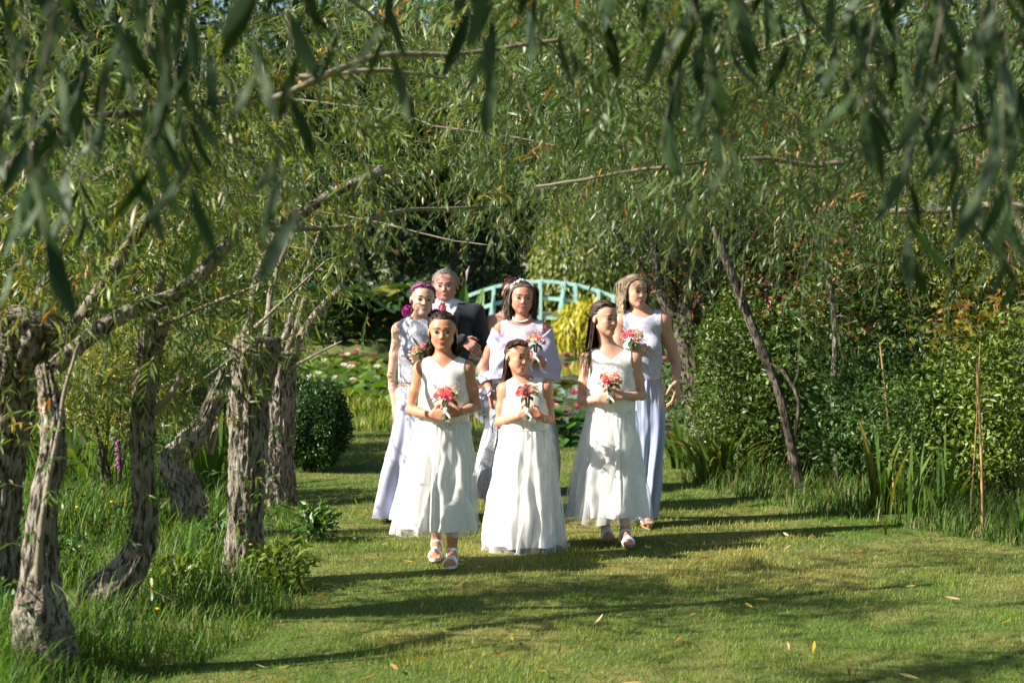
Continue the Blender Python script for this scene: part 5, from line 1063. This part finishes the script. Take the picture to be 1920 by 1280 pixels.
far_tree('large green tree far beyond the gunnera bank', 640, 66, 16, 5.0, 11000, .40, MID, [3, 2, 1], 1007); far_tree('deep green tree beyond the meadow shrubs', 330, 62, 16, 5.0, 11000, .40, MID, [3, 1, .5], 1008); far_tree('tall shady tree beyond the leaning willow', 40, 60, 17, 5.2, 11000, .42, MID, [3, 2, .5], 1009)
far_tree('tall green tree behind the golden shrub end of the hedge', 1760, 64, 17, 5.2, 10000, .42, MID, [2, 2, 1], 1010); far_tree('dark conifer showing between the gunnera and the bridge', 745, 70, 16, 2.8, 8000, .34, DKG, [2, 2, 1], 1011, 'cone'); far_tree('mid green tree filling the gap above the footbridge', 1180, 84, 19, 5.5, 10000, .45, MID, [3, 2, 1], 1012)
far_tree('dense green tree above the dark conifers beyond the pond', 900, 90, 21, 6.0, 10000, .5, MID, [3, 1, .5], 1013)
for k, (px_, Yd, w_, lab) in enumerate(((800, 60.5, 2.0, 'dark laurel bush at the left end of the footbridge'), (930, 62.5, 2.2, 'dark laurel bush behind the footbridge handrail'), (1040, 63.5, 2.2, 'green laurel bush seen through the footbridge posts'), (1160, 62, 1.8, 'light laurel bush at the right end of the footbridge'))):
    c = at(px_, 540, Yd); shrub('laurel_bush', lab, 'bush', (c[0], c[1], 1.0), (w_, 1.2, 1.5), 5000, .20, .09, DKG if k < 2 else MID, [1, 1, 1], 1020 + k, stems=3)

# ------------------------------------------------------------------ fallen leaves
r = np.random.default_rng(1100); FL = [simple_leaf_mesh('dry_leaf', .06, .007, M_LEAF, c, .6, .3, 5) for c in ((.42, .26, .10), (.36, .17, .06), (.50, .38, .20), (.45, .30, .04))]
for k in range(190):
    Yd = 6.2 * (12 / 6.2) ** r.random(); x = r.uniform(-1.0, 1.0) * .33 * Yd + .35
    if x < -1.1 or x > np.interp(Yd, [6, 9.5, 10.3, 12.6], [3, 3, 2.4, 1.3]): continue
    kk = int(r.integers(4)); o = obj('fallen_leaf', FL[kk], None, (x, Yd, float(ground_z(x, Yd)) + .028), (r.normal() * .25, r.normal() * .4, r.random() * 6.28)); o.scale = [.6 + .7 * r.random()] * 3; cn = ('tan', 'russet brown', 'pale straw coloured', 'golden yellow')[kk]; tag(o, 'dry curled %s willow leaf lying on the lawn' % cn, 'leaf', '%s fallen leaves on the lawn' % cn)

# woodland belt closing the view
r = np.random.default_rng(1200); n = 26000; X = r.uniform(-75, 75, n); Yw = 112 + 10 * vnoise(np.stack([X * .08, 0 * X, 0 * X], -1)) + r.random(n) * 5; top = 19 + 6 * vnoise(np.stack([X * .12, 0 * X + 4, 0 * X], -1)) + 3 * vnoise(np.stack([X * .5, 0 * X + 8, 0 * X], -1)); Z = top * r.random(n) ** .8
cl = vnoise(np.stack([X * .35, Yw * .3, Z * .35], -1)); d = nrm(np.stack([r.normal(size=n) * .5, -np.ones(n), .5 + r.normal(size=n) * .5], 1)); V, F, C = leaf_arrays(np.stack([X, Yw - 2.5 * cl, Z], 1), nrm(r.normal(size=(n, 3))), d, np.full(n, 1.3) * r.uniform(.6, 1.4, n), np.full(n, .7), pick_cols(n, MID + DKG, [2, 1, 1, 2, 2, 2], r), quad=False)
o = obj('far_wood', mesh_data('far_wood', V, F, [M_LEAF], None, True, C), kind='stuff'); tag(o, 'dense wood closing the view far beyond the pond', 'wood')
# ------------------------------------------------------------------ the bridal party
SK_G1 = skin_mat('skin_tan', (.52, .255, .15)); SK_G2 = skin_mat('skin_warm', (.56, .29, .185)); SK_G3 = skin_mat('skin_fair', (.58, .335, .235))
SK_W1 = skin_mat('skin_pale', (.57, .375, .28)); SK_W2 = skin_mat('skin_beige', (.56, .32, .225)); SK_MO = skin_mat('skin_sunny', (.50, .24, .165)); SK_MA = skin_mat('skin_ruddy', (.52, .27, .21), .1); SK_BR = skin_mat('skin_bride', (.48, .28, .20))
LP_R = lip_mat('lips_red', (.50, .07, .07)); LP_N = lip_mat('lips_rose', (.46, .16, .15)); LP_P = lip_mat('lips_pale', (.42, .19, .16))
FIST = (62, 75, 45)
def grip_hands(l=None, dz=0.0):
    k = dict(curl=FIST) if l is None else dict(curl=FIST, l=l)
    return [dict(d=(1, -.25, .12 + dz), n=(.15, 1, 0), th=1, **k), dict(d=(-1, -.25, .15 + dz), n=(-.15, 1, 0), th=-1, **k)]
GRP = None
WHITE_STRAPS = [(.50, .64, .3), (-.12, .0, -.55)]

# --- front girl, tan, two wavy tails
g = Person('girl in white dress leading the group, facing forward, dark hair in wavy tails', 832, 9.1, 1.42, (830, 621), .212, 0, 3, 0,
           [(789, 691), (876, 691)], [(769, 768), (894, 762)], [(808, 779), (860, 773)], SK_G1, LP_R, torso=(1.12, 1.0, 1.05, 1.2), arm=.98,
           feet=[dict(p=(819, 1000), y=.17, up=.03, dir=(-.05, -1), sole=.02), dict(p=(848, 1020), y=-.08, dir=(-.05, -1), sole=.02)], feetlen=.205, hands=grip_hands(), elbow_y=(.0, .0), wrist_y=(-.15, -.15), wide=1.08, gaze=.05)
B = g.bodice(M_BROC, .80, vz=1.112, vslope=.85, ax=.122)
g.skirt('skirt', M_SATIN, [(789, 786, 878), (800, 782, 881), (850, 771, 885), (900, 764, 886), (988, 760, 888)], dep=.72, seed=3, folds=((7, .014), (11, .010), (4, .012)), hem=.004)
g.skirt('tulle_overskirt', M_TULLE, [(788, 784, 880), (850, 766, 887), (900, 756, 889), (960, 742, 891), (996, 734, 892)], dep=.80, seed=5, folds=((10, .012), (15, .007)), grow=.01, hem=.01)
DK = (.045, .024, .014)
bd = g.all
g.hair([hair_cap(g.hd, DK, (.33, .05, -.26)), hair_strands(g.hd, bd, DK, 'back', 1350, .30, 12, .004, hl=(.34, .05, -.26), seed=21, tie=(0, .44, .12), fall=(0, .2, 0)),
        hair_strands(g.hd, bd, (.06, .032, .02), 'loose', 300, .20, 12, .006, hl=(.02, .02, -.26), seed=22, below=-.4, nfreq=70, ymin=.22)] +
       [curl_clump(g.L(x, 656, .02), (.022, .022, .045), (.07, .038, .024), 90, 30 + k) for k, x in enumerate((800, 858))])
for q in (-1, 1): g.hair([braid([g.hd.w((q * .20, -.16, .43)), g.hd.w((q * .34, .04, .27)), g.hd.w((q * .30, .25, .16)), g.hd.w((q * .08, .45, .12))], .010, (.05, .028, .018), 18)], 'braid')
for i in (0, 1): g.sandal(i, M_WHITE, WHITE_STRAPS, M_WHITE)
g.ring('bracelet', g.L(868, 772, -.135), (1, .1, .2), .021, .0022, M_GOLD)
bouquet('bouquet of hot pink and white roses with trailing ivory ribbon held by the leading girl', (g.L(836, 771, -.20) + np.array([*g.root.location])), ['pink', 'pink', 'blush', 'pink', 'white', 'white', 'pink', 'blush', 'white', 'rose', 'white', 'pink'], R=.062, stem=.095, seed=3)

# --- smallest girl, head turned
g = Person('smallest girl in white dress, smiling sideways, hair tied half back with a braid', 985, 9.7, 1.25, (972, 669), .197, 33, 4, 6,
           [(944, 730), (1024, 726)], [(936, 792), (1032, 786)], [(972, 780), (1012, 780)], SK_G2, LP_N, torso=(1.15, 1.0, 1.05, 1.2), arm=1.02, smile=1.0,
           feet=[dict(p=(968, 1010), y=-.02, dir=(.1, -1), sole=.02), dict(p=(1002, 1005), y=.1, dir=(.1, -1), sole=.02)], feetlen=.185, hands=grip_hands(dz=.25), elbow_y=(.0, .0), wrist_y=(-.14, -.14), gaze=.35, wide=1.1)
g.bodice(M_BROC, .70, vz=None, scoop=(1.075, .066, .55), ax=.112)
g.skirt('skirt', M_SATIN, [(806, 941, 1029), (815, 938, 1032), (850, 932, 1037), (920, 923, 1045), (1018, 913, 1052)], dep=.8, seed=8, folds=((7, .016), (12, .010), (4, .012)), hem=.006)
g.skirt('tulle_overskirt', M_TULLE, [(804, 939, 1031), (850, 930, 1040), (920, 919, 1049), (980, 910, 1056), (1025, 905, 1060)], dep=.86, seed=9, folds=((10, .012), (16, .008)), grow=.008, hem=.012)
BR2 = (.085, .045, .024); bd = g.all
g.hair([hair_cap(g.hd, BR2, (.33, .05, -.26)), hair_strands(g.hd, bd, BR2, 'back', 1350, .40, 12, .006, hl=(.34, .05, -.26), seed=31, tie=(-.06, .44, .10), fall=(0, .35, 0), tips=(.11, .055, .025)),
        curl_clump(g.L(952, 700, .05), (.03, .03, .085), (.10, .05, .025), 150, 33), curl_clump(g.L(946, 722, .05), (.028, .028, .05), (.11, .055, .028), 90, 34)])
g.hair([braid([g.hd.w((-.20, -.16, .43)), g.hd.w((-.36, .02, .28)), g.hd.w((-.30, .25, .20)), g.hd.w((-.08, .45, .14))], .012, (.07, .036, .02), 18)], 'braid'); g.hair([braid([g.hd.w((.05, -.2, .46)), g.hd.w((-.1, 0, .53)), g.hd.w((-.2, .2, .40)), g.hd.w((-.08, .45, .2))], .011, (.075, .04, .022), 18)], 'braid')
for i in (0, 1): g.sandal(i, M_WHITE, [(.47, .66, .35)], M_SOLE)
g.ring('bracelet', g.L(1021, 783, -.12), (1, .1, .1), .022, .0024, M_PEARL)
bouquet('bouquet of pale pink roses held up to the chest of the smallest girl', (g.L(989, 772, -.19) + np.array([*g.root.location])), ['pink', 'blush', 'blush', 'pink', 'blush', 'rose', 'blush', 'pink', 'blush', 'white', 'pink'], R=.056, stem=.125, seed=7)

# --- tallest girl, looking aside
g = Person('tall girl in white dress looking aside, long straight brown hair pinned back', 1148, 9.85, 1.47, (1134, 597), .208, 40, 2, 2,
           [(1100, 673), (1190, 673)], [(1090, 752), (1204, 742)], [(1122, 748), (1168, 742)], SK_G3, LP_P, torso=(1.08, .98, 1.0, 1.15), arm=.92, smile=.25,
           feet=[dict(p=(1134, 985), y=.16, up=.05, dir=(.1, -1)), dict(p=(1172, 1000), y=-.1, dir=(.12, -1))], feetlen=.20, hands=grip_hands(), elbow_y=(.0, .0), wrist_y=(-.15, -.15), gaze=.3, wide=1.08)
g.bodice(M_BROC, .80, vz=1.125, vslope=.8, ax=.128)
g.skirt('skirt', M_SATIN, [(772, 1102, 1190), (785, 1098, 1194), (850, 1086, 1199), (920, 1073, 1206), (962, 1066, 1210)], dep=.75, seed=13, folds=((8, .015), (13, .009), (4, .012)), hem=.006)
g.skirt('tulle_overskirt', M_TULLE, [(770, 1100, 1192), (850, 1083, 1202), (920, 1068, 1209), (972, 1054, 1215)], dep=.84, seed=15, folds=((10, .012), (16, .007)), grow=.008, hem=.015)
BR3 = (.05, .03, .02); bd = g.all
g.hair([hair_cap(g.hd, BR3, (.33, .05, -.26)), hair_strands(g.hd, bd, BR3, 'back', 1400, .35, 12, .003, hl=(.34, .05, -.26), seed=41, tie=(-.04, .44, .10), fall=(-.1, .2, 0), tips=(.075, .045, .028)),
        curl_clump(g.L(1112, 625, .05), (.02, .025, .085), BR3, 110, 43), curl_clump(g.L(1106, 650, .05), (.018, .022, .045), (.065, .04, .026), 70, 44)])
for q in (-1, 1): g.hair([braid([g.hd.w((q * .20, -.16, .44)), g.hd.w((q * .35, .02, .28)), g.hd.w((q * .30, .25, .20)), g.hd.w((q * .06, .46, .14))], .009, (.05, .03, .02), 18)], 'braid')
for i in (0, 1): g.sandal(i, M_WHITE, WHITE_STRAPS, M_SOLE)
g.ring('bracelet', g.L(1118, 748, -.13), (1, .1, .1), .020, .0022, M_GOLD)
bouquet('bouquet of coral pink roses round one open white flower held by the tall girl', (g.L(1143, 742, -.20) + np.array([*g.root.location])), ['white', 'blush', 'pink', 'blush', 'pink', 'blush', 'pink', 'blush', 'pink', 'rose', 'blush'], R=.058, stem=.105, seed=11, leaves=9)

# --- bridesmaid with pink hair
g = Person('bridesmaid with magenta hair in a silver lilac lace gown, one arm hanging', 776, 10.8, 1.625, (793, 561), .217, 12, 2, 3,
           [(747, 618), (815, 618)], [(734, 703), (830, 700)], [(741, 764), (800, 672)], SK_W1, LP_P, torso=(1.0, .98, 1.0, 1.15), bust=.052, arm=.88,
           hands=[dict(d=(.12, -.1, -1), n=(.6, .6, 0), th=1, curl=(20, 30, 20)), dict(d=(-1, -.2, .1), n=(0, 1, 0), th=-1, curl=FIST)], elbow_y=(.03, .0), wrist_y=(-.02, -.17), h=.0064, wide=1.07)
g.bodice(M_LACE, .93, vz=None, scoop=(1.44, .085, .9), ax=.118, infl=.006)
g.skirt('skirt', M_CHIF, [(716, 750, 814), (728, 745, 821), (745, 741, 826), (800, 735, 830), (880, 718, 836), (968, 700, 842)], dep=.85, seed=23, folds=((9, .016), (14, .010), (5, .012)), hem=.01, fy=.04)
MG = (.34, .03, .26); bd = g.all
g.hair([hair_cap(g.hd, (.10, .055, .055), (.34, .05, -.26)), hair_strands(g.hd, bd, (.15, .075, .075), 'back', 1350, .26, 12, .004, hl=(.34, .05, -.26), seed=51, tie=(0, .44, .0), fall=(0, .2, 0), tips=MG),
        curl_clump(g.L(764, 582, .05), (.035, .035, .035), (.50, .035, .34), 420, 52, .0026), curl_clump(g.L(818, 586, .06), (.03, .035, .03), (.42, .03, .30), 320, 53, .0026)])
for q in (-1, 1): g.hair([braid([g.hd.w((q * .14, -.20, .44)), g.hd.w((q * .33, -.05, .32)), g.hd.w((q * .36, .15, .05)), g.hd.w((q * .30, .28, -.15))], .012, MG, 22)], 'braid')
bouquet('small posy with one coral rose and dark leaves against the silver lace gown', (g.L(789, 676, -.23) + np.array([*g.root.location])), ['pink', 'blush', 'white', 'rose', 'blush'], R=.045, stem=.075, ribbon=False, seed=15, leaves=9)

# --- blonde bridesmaid
g = Person('blonde bridesmaid in lace bodice and slate lilac gown, looking aside', 1204, 10.65, 1.67, (1192, 546), .212, 26, 2, 1,
           [(1165, 602), (1243, 600)], [(1150, 690), (1267, 680)], [(1178, 662), (1269, 714)], SK_W2, LP_N, torso=(1.05, 1.0, 1.02, 1.08), bust=.058, arm=1.0, smile=.3,
           feet=[dict(p=(1180, 955), y=.25, up=.05, dir=(.1, -1)), dict(p=(1207, 955), y=-.05, dir=(.1, -1))], feetlen=.23,
           hands=[dict(d=(1, -.2, .2), n=(0, 1, 0), th=1, curl=FIST), dict(d=(-.02, -.25, -1), n=(-.7, .5, 0), th=-1, curl=(22, 35, 25))], elbow_y=(.02, .06), wrist_y=(-.18, -.10), h=.0064, gaze=.3, wide=1.07)
g.bodice(M_LACEP, .96, vz=None, scoop=(1.475, .10, .95), ax=.128, infl=.006)
g.skirt('skirt', M_CHIFB, [(709, 1170, 1238), (730, 1166, 1245), (800, 1163, 1249), (880, 1168, 1240), (968, 1172, 1228)], dep=.9, seed=27, folds=((9, .014), (13, .009), (5, .010)), hem=.01)
BL = (.26, .17, .10); bd = g.all
g.hair([hair_cap(g.hd, (.20, .15, .105), (.34, .05, -.26)), hair_strands(g.hd, bd, (.28, .205, .14), 'loose', 2000, .19, 12, .0085, wid=.0020, hl=(.34, .04, -.27), seed=61, tips=(.50, .39, .26), nfreq=34, spread=.15), curl_clump(g.L(1164, 562, .03), (.03, .035, .05), (.46, .36, .25), 260, 62, .0018), curl_clump(g.L(1222, 582, .0), (.028, .035, .045), (.48, .38, .27), 260, 63, .0018)])
for i in (1,): g.sandal(i, M_METAL, [(.45, .62, .3), (-.2, 0, -.5)], M_SOLE)
g.ring('bracelet', g.L(1269, 711, -.09), (.02, -.1, 1), .028, .004, M_METAL)
bouquet('bouquet of pink and blush roses held against the blonde bridesmaid', (g.L(1186, 655, -.22) + np.array([*g.root.location])), ['pink', 'blush', 'rose', 'white', 'blush', 'pink', 'rose', 'blush', 'pink'], R=.066, stem=.085, ribbon=False, seed=19, leaves=9)

# --- mother with shawl
g = Person('woman in mauve lace gown with pearl necklace and lilac shawl', 978, 11.3, 1.635, (979, 558), .222, 6, 2, 2,
           [(940, 619), (1018, 619)], [(904, 690), (1040, 690)], [(921, 738), (1004, 676)], SK_MO, LP_N, torso=(1.15, 1.05, 1.05), bust=.066, arm=1.12, smile=.35,
           hands=[dict(d=(.25, -.25, -1), n=(.6, .6, 0), th=1, curl=(50, 60, 40)), dict(d=(-1, -.2, .2), n=(0, 1, 0), th=-1, curl=FIST)], elbow_y=(.0, .0), wrist_y=(-.10, -.20), h=.0068, wide=1.1, jaw=1.08)
g.bodice(M_LACEM, .88, vz=None, scoop=(1.44, .138, 1.0), ax=.150, infl=.007)
g.skirt('skirt', M_GLIT, [(720, 926, 1030), (760, 918, 1038), (820, 908, 1044), (930, 888, 1050)], dep=.85, seed=33, folds=((9, .016), (14, .010)), hem=.01)
GR = (.17, .13, .105); bd = g.all
g.hair([hair_cap(g.hd, (.09, .065, .05), (.34, .05, -.26)), hair_strands(g.hd, bd, GR, 'loose', 2000, .27, 12, .0085, wid=.0020, hl=(.34, .04, -.27), seed=71, tips=(.20, .15, .115), nfreq=34, spread=.15, var=.5)])
# headband with small white blossoms
a = np.linspace(-1.15, 1.0, 13); mb = MB()
pts = np.array([g.hd.w((.40 * math.sin(t), -.10, .12 + .44 * math.cos(t))) for t in a]); mb.tube(pts, .004, 6, True, (.75, .73, .70))
for k in range(0, 13):
    for j in range(3): mb.ball(pts[k] + rng.normal(size=3) * .006, .0075 if k < 7 else .003, 7, 4, (.80, .78, .74))
obj('headband', mb.mesh('headband', mat('headband_white', attr=True, rough=.4), True), g.root)
# pearl necklace: a row of beads lying on the collar
mb = MB()
for k in range(34):
    t = (k / 33 - .5) * 2 * 2.2; q = g.hd.w((0, .02, -.60)) + np.array([math.sin(t) * .062, -math.cos(t) * .07, -.028 * math.cos(t)])
    d = sdf_at(g.all, q[None])[0]; gr = sdf_grad(g.all, q[None])[0]; mb.ball(q + gr * (.004 - d), .0062, 8, 5)
obj('pearl_necklace', mb.mesh('pearl_necklace', M_PEARL, True), g.root)
obj('earring', MB().ball(g.hd.w((.37, .03, -.16)), .006, 8, 5).mesh('earring', M_PEARL, True), g.root)
# shawl: cloth hung from the upper arms, gathered in front
nu, nv = 120, 30; th = np.linspace(math.radians(-84), math.radians(266), nu); t = np.linspace(0, 1, nv); TH, T = np.meshgrid(th, t)
mid = g.mid; ztop, zlow = g.L(0, 610)[2], g.L(0, 716)[2]; frontness = np.clip(-np.sin(TH), 0, 1)
wx = .165 + .135 * T ** .8 - .03 * T ** 3; wy = .125 + .065 * T
fold = .012 * np.sin(TH * 9 + 5 * T) * (.3 + T) + .010 * np.sin(T * 16 + TH * 1.5) * (.4 + frontness) + .012 * vnoise(np.stack([TH * 2, T * 3, 0 * T], -1))
X = mid[0] + np.cos(TH) * (wx + fold); Y = .01 + np.sin(TH) * (wy + fold)
Z = ztop + (zlow - ztop) * T - .12 * frontness ** 1.5 * (1 - T) + .05 * frontness * T * 0 + .012 * np.sin(TH * 5) * T - .05 * np.abs(np.cos(TH)) * (1 - T) + .02
sV = np.stack([X, Y, Z], -1).reshape(-1, 3); d = sdf_at(g.all, sV); m_ = d < .014
if m_.any(): sV[m_] += sdf_grad(g.all, sV[m_]) * (.014 - d[m_])[:, None]
G_ = sV.reshape(nv, nu, 3)
for it in range(10):
    A = G_.copy(); A[1:-1] = (G_[:-2] + G_[2:] + 2 * G_[1:-1]) / 4; A[:, 1:-1] = (A[:, :-2] + A[:, 2:] + 2 * A[:, 1:-1]) / 4; G_ = A; q_ = G_.reshape(-1, 3); d = sdf_at(g.all, q_); m_ = d < .012
    if m_.any(): q_[m_] += sdf_grad(g.all, q_[m_]) * (.012 - d[m_])[:, None]
fo = .010 * np.sin(12 * T + 7 * np.cos(TH) + 2 * np.sin(3 * TH)) * (.3 + frontness); G_[..., 1] -= fo * np.clip(-np.sin(TH) + .3, 0, 1); G_[..., 0] += fo * np.cos(TH) * .6; sV = G_.reshape(-1, 3)
o = obj('shawl', mesh_data('shawl', sV, grid_faces(nv, nu)[:, ::-1], [M_SHAWL]), g.root); md = o.modifiers.new('thick', 'SOLIDIFY'); md.thickness = .004
# ribbon bow at the wrist
mb = MB(); c = g.L(912, 738, -.13)
for q, (dx, dz) in enumerate(((-.055, .01), (-.05, -.03), (.03, .02))):
    P = spline([c, c + (dx * .6, -.02, dz + .02), c + (dx, -.03, dz), c + (dx * .6, -.02, dz - .02), c], 12); s_ = np.array([.0, .012, .012]); V = np.stack([P - s_, P + s_], 1).reshape(-1, 3); a = np.arange(11) * 2; mb.add(V, np.stack([a, a + 1, a + 3, a + 2], 1))
for dx, dz, sw_ in ((-.03, -.20, .03), (.005, -.24, .035), (-.06, -.17, .028)):
    P = spline([c, c + (dx * .3, -.03, dz * .35), c + (dx * 1.2, -.01, dz * .7), c + (dx, -.02, dz)], 12); s_ = np.array([sw_, .01, 0]) * .8; V = np.stack([P - s_ * .5, P + s_ * .5], 1).reshape(-1, 3); a = np.arange(11) * 2; mb.add(V, np.stack([a, a + 1, a + 3, a + 2], 1))
obj('ribbon_bow', mb.mesh('ribbon_bow', M_RIBL, True), g.root)
g.ring('bracelet', g.L(920, 731, -.10), (.2, -.1, 1), .029, .004, M_PEARL)
bouquet('corsage posy of pink roses and dried sprigs above the lilac shawl', (g.L(1004, 668, -.27) + np.array([*g.root.location])), ['pink', 'blush', 'rose', 'white', 'pink', 'blush', 'rose'], R=.055, stem=.11, ribbon=True, seed=23, leaves=6)

# --- man in suit
g = Person('man in a dark suit, white shirt and red tie', 838, 12.2, 1.71, (835, 535), .226, -4, 4, 0,
           [(786, 586), (891, 586)], [(792, 668), (912, 662)], [(866, 637), (930, 700)], SK_MA, LP_P, torso=(1.0, 1.25, 1.02), arm=1.15, man=True,
           hands=[dict(d=(.85, -.25, -.5), n=(.1, .9, -.4), th=1, curl=(40, 50, 35)), None], elbow_y=(-.02, .04), wrist_y=(-.25, -.02), h=.0070, brow=1.2, jaw=1.16, wide=1.17)
wr = g.L(868, 637, -.25)
V, F = solid(g.T + g.AU, .0105, .017, [lambda X, Y, Z: .84 - Z + 0 * X + 0 * Y, lambda X, Y, Z: np.where(Y < -.02, (Z - (1.13 + np.abs(X - g.mid[0] + .025) * 3.0)) / 3.5, -1.) + 0 * Z,
      lambda X, Y, Z: Z - (g.mid[2] + .075) + 0 * X + 0 * Y, lambda X, Y, Z: .032 - np.sqrt((X - wr[0]) ** 2 + (Y - wr[1]) ** 2 + (Z - wr[2]) ** 2)])
J = obj('jacket', mesh_data('jacket', V, F, [M_SUIT]), g.root)
V, F = solid(g.T + g.neck, .0095, .006, [lambda X, Y, Z: 1.0 - Z + 0 * X + 0 * Y, lambda X, Y, Z: Z - (g.mid[2] + .105 - .2 * Y) + 0 * X])
obj('shirt', mesh_data('shirt', V, F, [M_SHIRT]), g.root)
nb = g.mid
mb = MB()
for q in (-1, 1):     # collar wings
    a0 = np.array([nb[0] - .03 + q * .012, -.100, nb[2] + .085]); cw = np.array([a0, a0 + (q * .055, .0, .03), a0 + (q * .065, .0, -.012), a0 + (q * .03, .0, -.05)]); cw[:, 1] = -.3
    for it in range(60): cw[:, 1] += np.clip(sdf_at(g.T + g.neck, cw) - np.array([.012, .012, .014, .018]), -.02, .02) * .7
    mb.add(cw, [[0, 1, 2, 3] if q < 0 else [3, 2, 1, 0]])
obj('collar', mb.mesh('collar', M_SHIRT), g.root)
tz = nb[2] + .075; tx = nb[0] - .03
P = np.array([[tx, -.105, tz], [tx, -.118, tz - .035], [tx, -.122, tz - .06], [tx + .002, -.128, tz - .16], [tx + .004, -.135, tz - .30]]); P = spline(P, 14)
P[:, 1] = -.3
for it in range(60): dd = sdf_at(g.T + g.neck, P) - .016; P[:, 1] += np.clip(dd, -.02, .02) * .7
wt = np.interp(np.linspace(0, 1, 14), [0, .12, .2, 1], [.020, .016, .013, .034])
V = np.concatenate([P + np.stack([-wt, 0 * wt, 0 * wt], 1), P + (0, -.008, 0), P + np.stack([wt, 0 * wt, 0 * wt], 1)]); a = np.arange(13)
obj('tie', mesh_data('tie', V, np.concatenate([np.stack([a, a + 1, a + 15, a + 14], 1), np.stack([a + 14, a + 15, a + 29, a + 28], 1)]), [M_TIE]), g.root)
for q in (-1, 1):     # lapels
    zs_ = np.linspace(0, 1, 8); xi = nb[0] - .025 + q * (.008 + .075 * zs_ ** 1.1); zi = 1.12 + .27 * zs_; wd = .042 * np.sin(np.clip(zs_ * 1.15, 0, 1) * np.pi * .5) + .004
    A = np.stack([xi, 0 * xi - .2, zi], 1); Bq = np.stack([xi + q * wd, 0 * xi - .2, zi - .012], 1); pts = np.concatenate([A, Bq])
    for it in range(40): dd = sdf_at(g.T + g.AU, pts) - .022; pts[:, 1] += np.clip(dd, -.02, .02) * .7
    a = np.arange(7); F_ = np.stack([a, a + 1, a + 9, a + 8], 1); obj('lapel', mesh_data('lapel', pts, F_ if q < 0 else F_[:, ::-1], [mat('lapel_cloth', (.016, .018, .024), .6)]), J)
V, F = solid(g.G, .015, .02, [lambda X, Y, Z: Z - .9 + 0 * X + 0 * Y, lambda X, Y, Z: .03 - Z + 0 * X + 0 * Y]); obj('trousers', mesh_data('trousers', V, F, [M_SUIT]), g.root)
for q in (-1, 1): obj('shoe', MB().ball((g.mid[0] * .5 + q * .06, -.06, .03), (.045, .13, .045), 14, 8).mesh('shoe', M_SKSH, True), g.root)
g.hair([hair_cap(g.hd, (.13, .11, .10), (.47, .10, -.27), t=.006), hair_strands(g.hd, g.all, (.30, .27, .25), 'short', 1700, .028, 8, .0012, wid=.0022, hl=(.46, .10, -.27), seed=81, var=.4)])

# --- bride, mostly hidden behind
g = Person('bride with dark burgundy hair pinned up, linked to the man in the dark suit', 955, 12.25, 1.66, (960, 550), .212, 0, 0, 0,
           [(922, 604), (992, 604)], [(909, 655), (1010, 680)], [(880, 668), (990, 690)], SK_BR, LP_N, torso=(1, 1, 1), bust=.055, arm=1.0, hands=[None, None], elbow_y=(.0, .0), wrist_y=(-.10, -.1), h=.010)
g.bodice(M_BROC, .95, vz=None, scoop=(1.47, .17, .9), ax=.10, infl=.006, h=.011)
g.skirt('skirt', M_SATIN, [(690, 924, 992), (760, 915, 1000), (850, 900, 1020), (930, 880, 1040)], dep=.95, seed=43, folds=((9, .016), (14, .010)), hem=.008)
g.hair([hair_cap(g.hd, (.05, .018, .018), (.34, .05, -.26)), hair_strands(g.hd, g.all, (.07, .02, .022), 'back', 600, .22, 14, .004, hl=(.34, .05, -.26), seed=91, tie=(0, .40, .38), fall=(0, .1, .2)),
        curl_clump(g.hd.w((0, .30, .46)), (.055, .05, .045), (.07, .022, .024), 260, 92)])
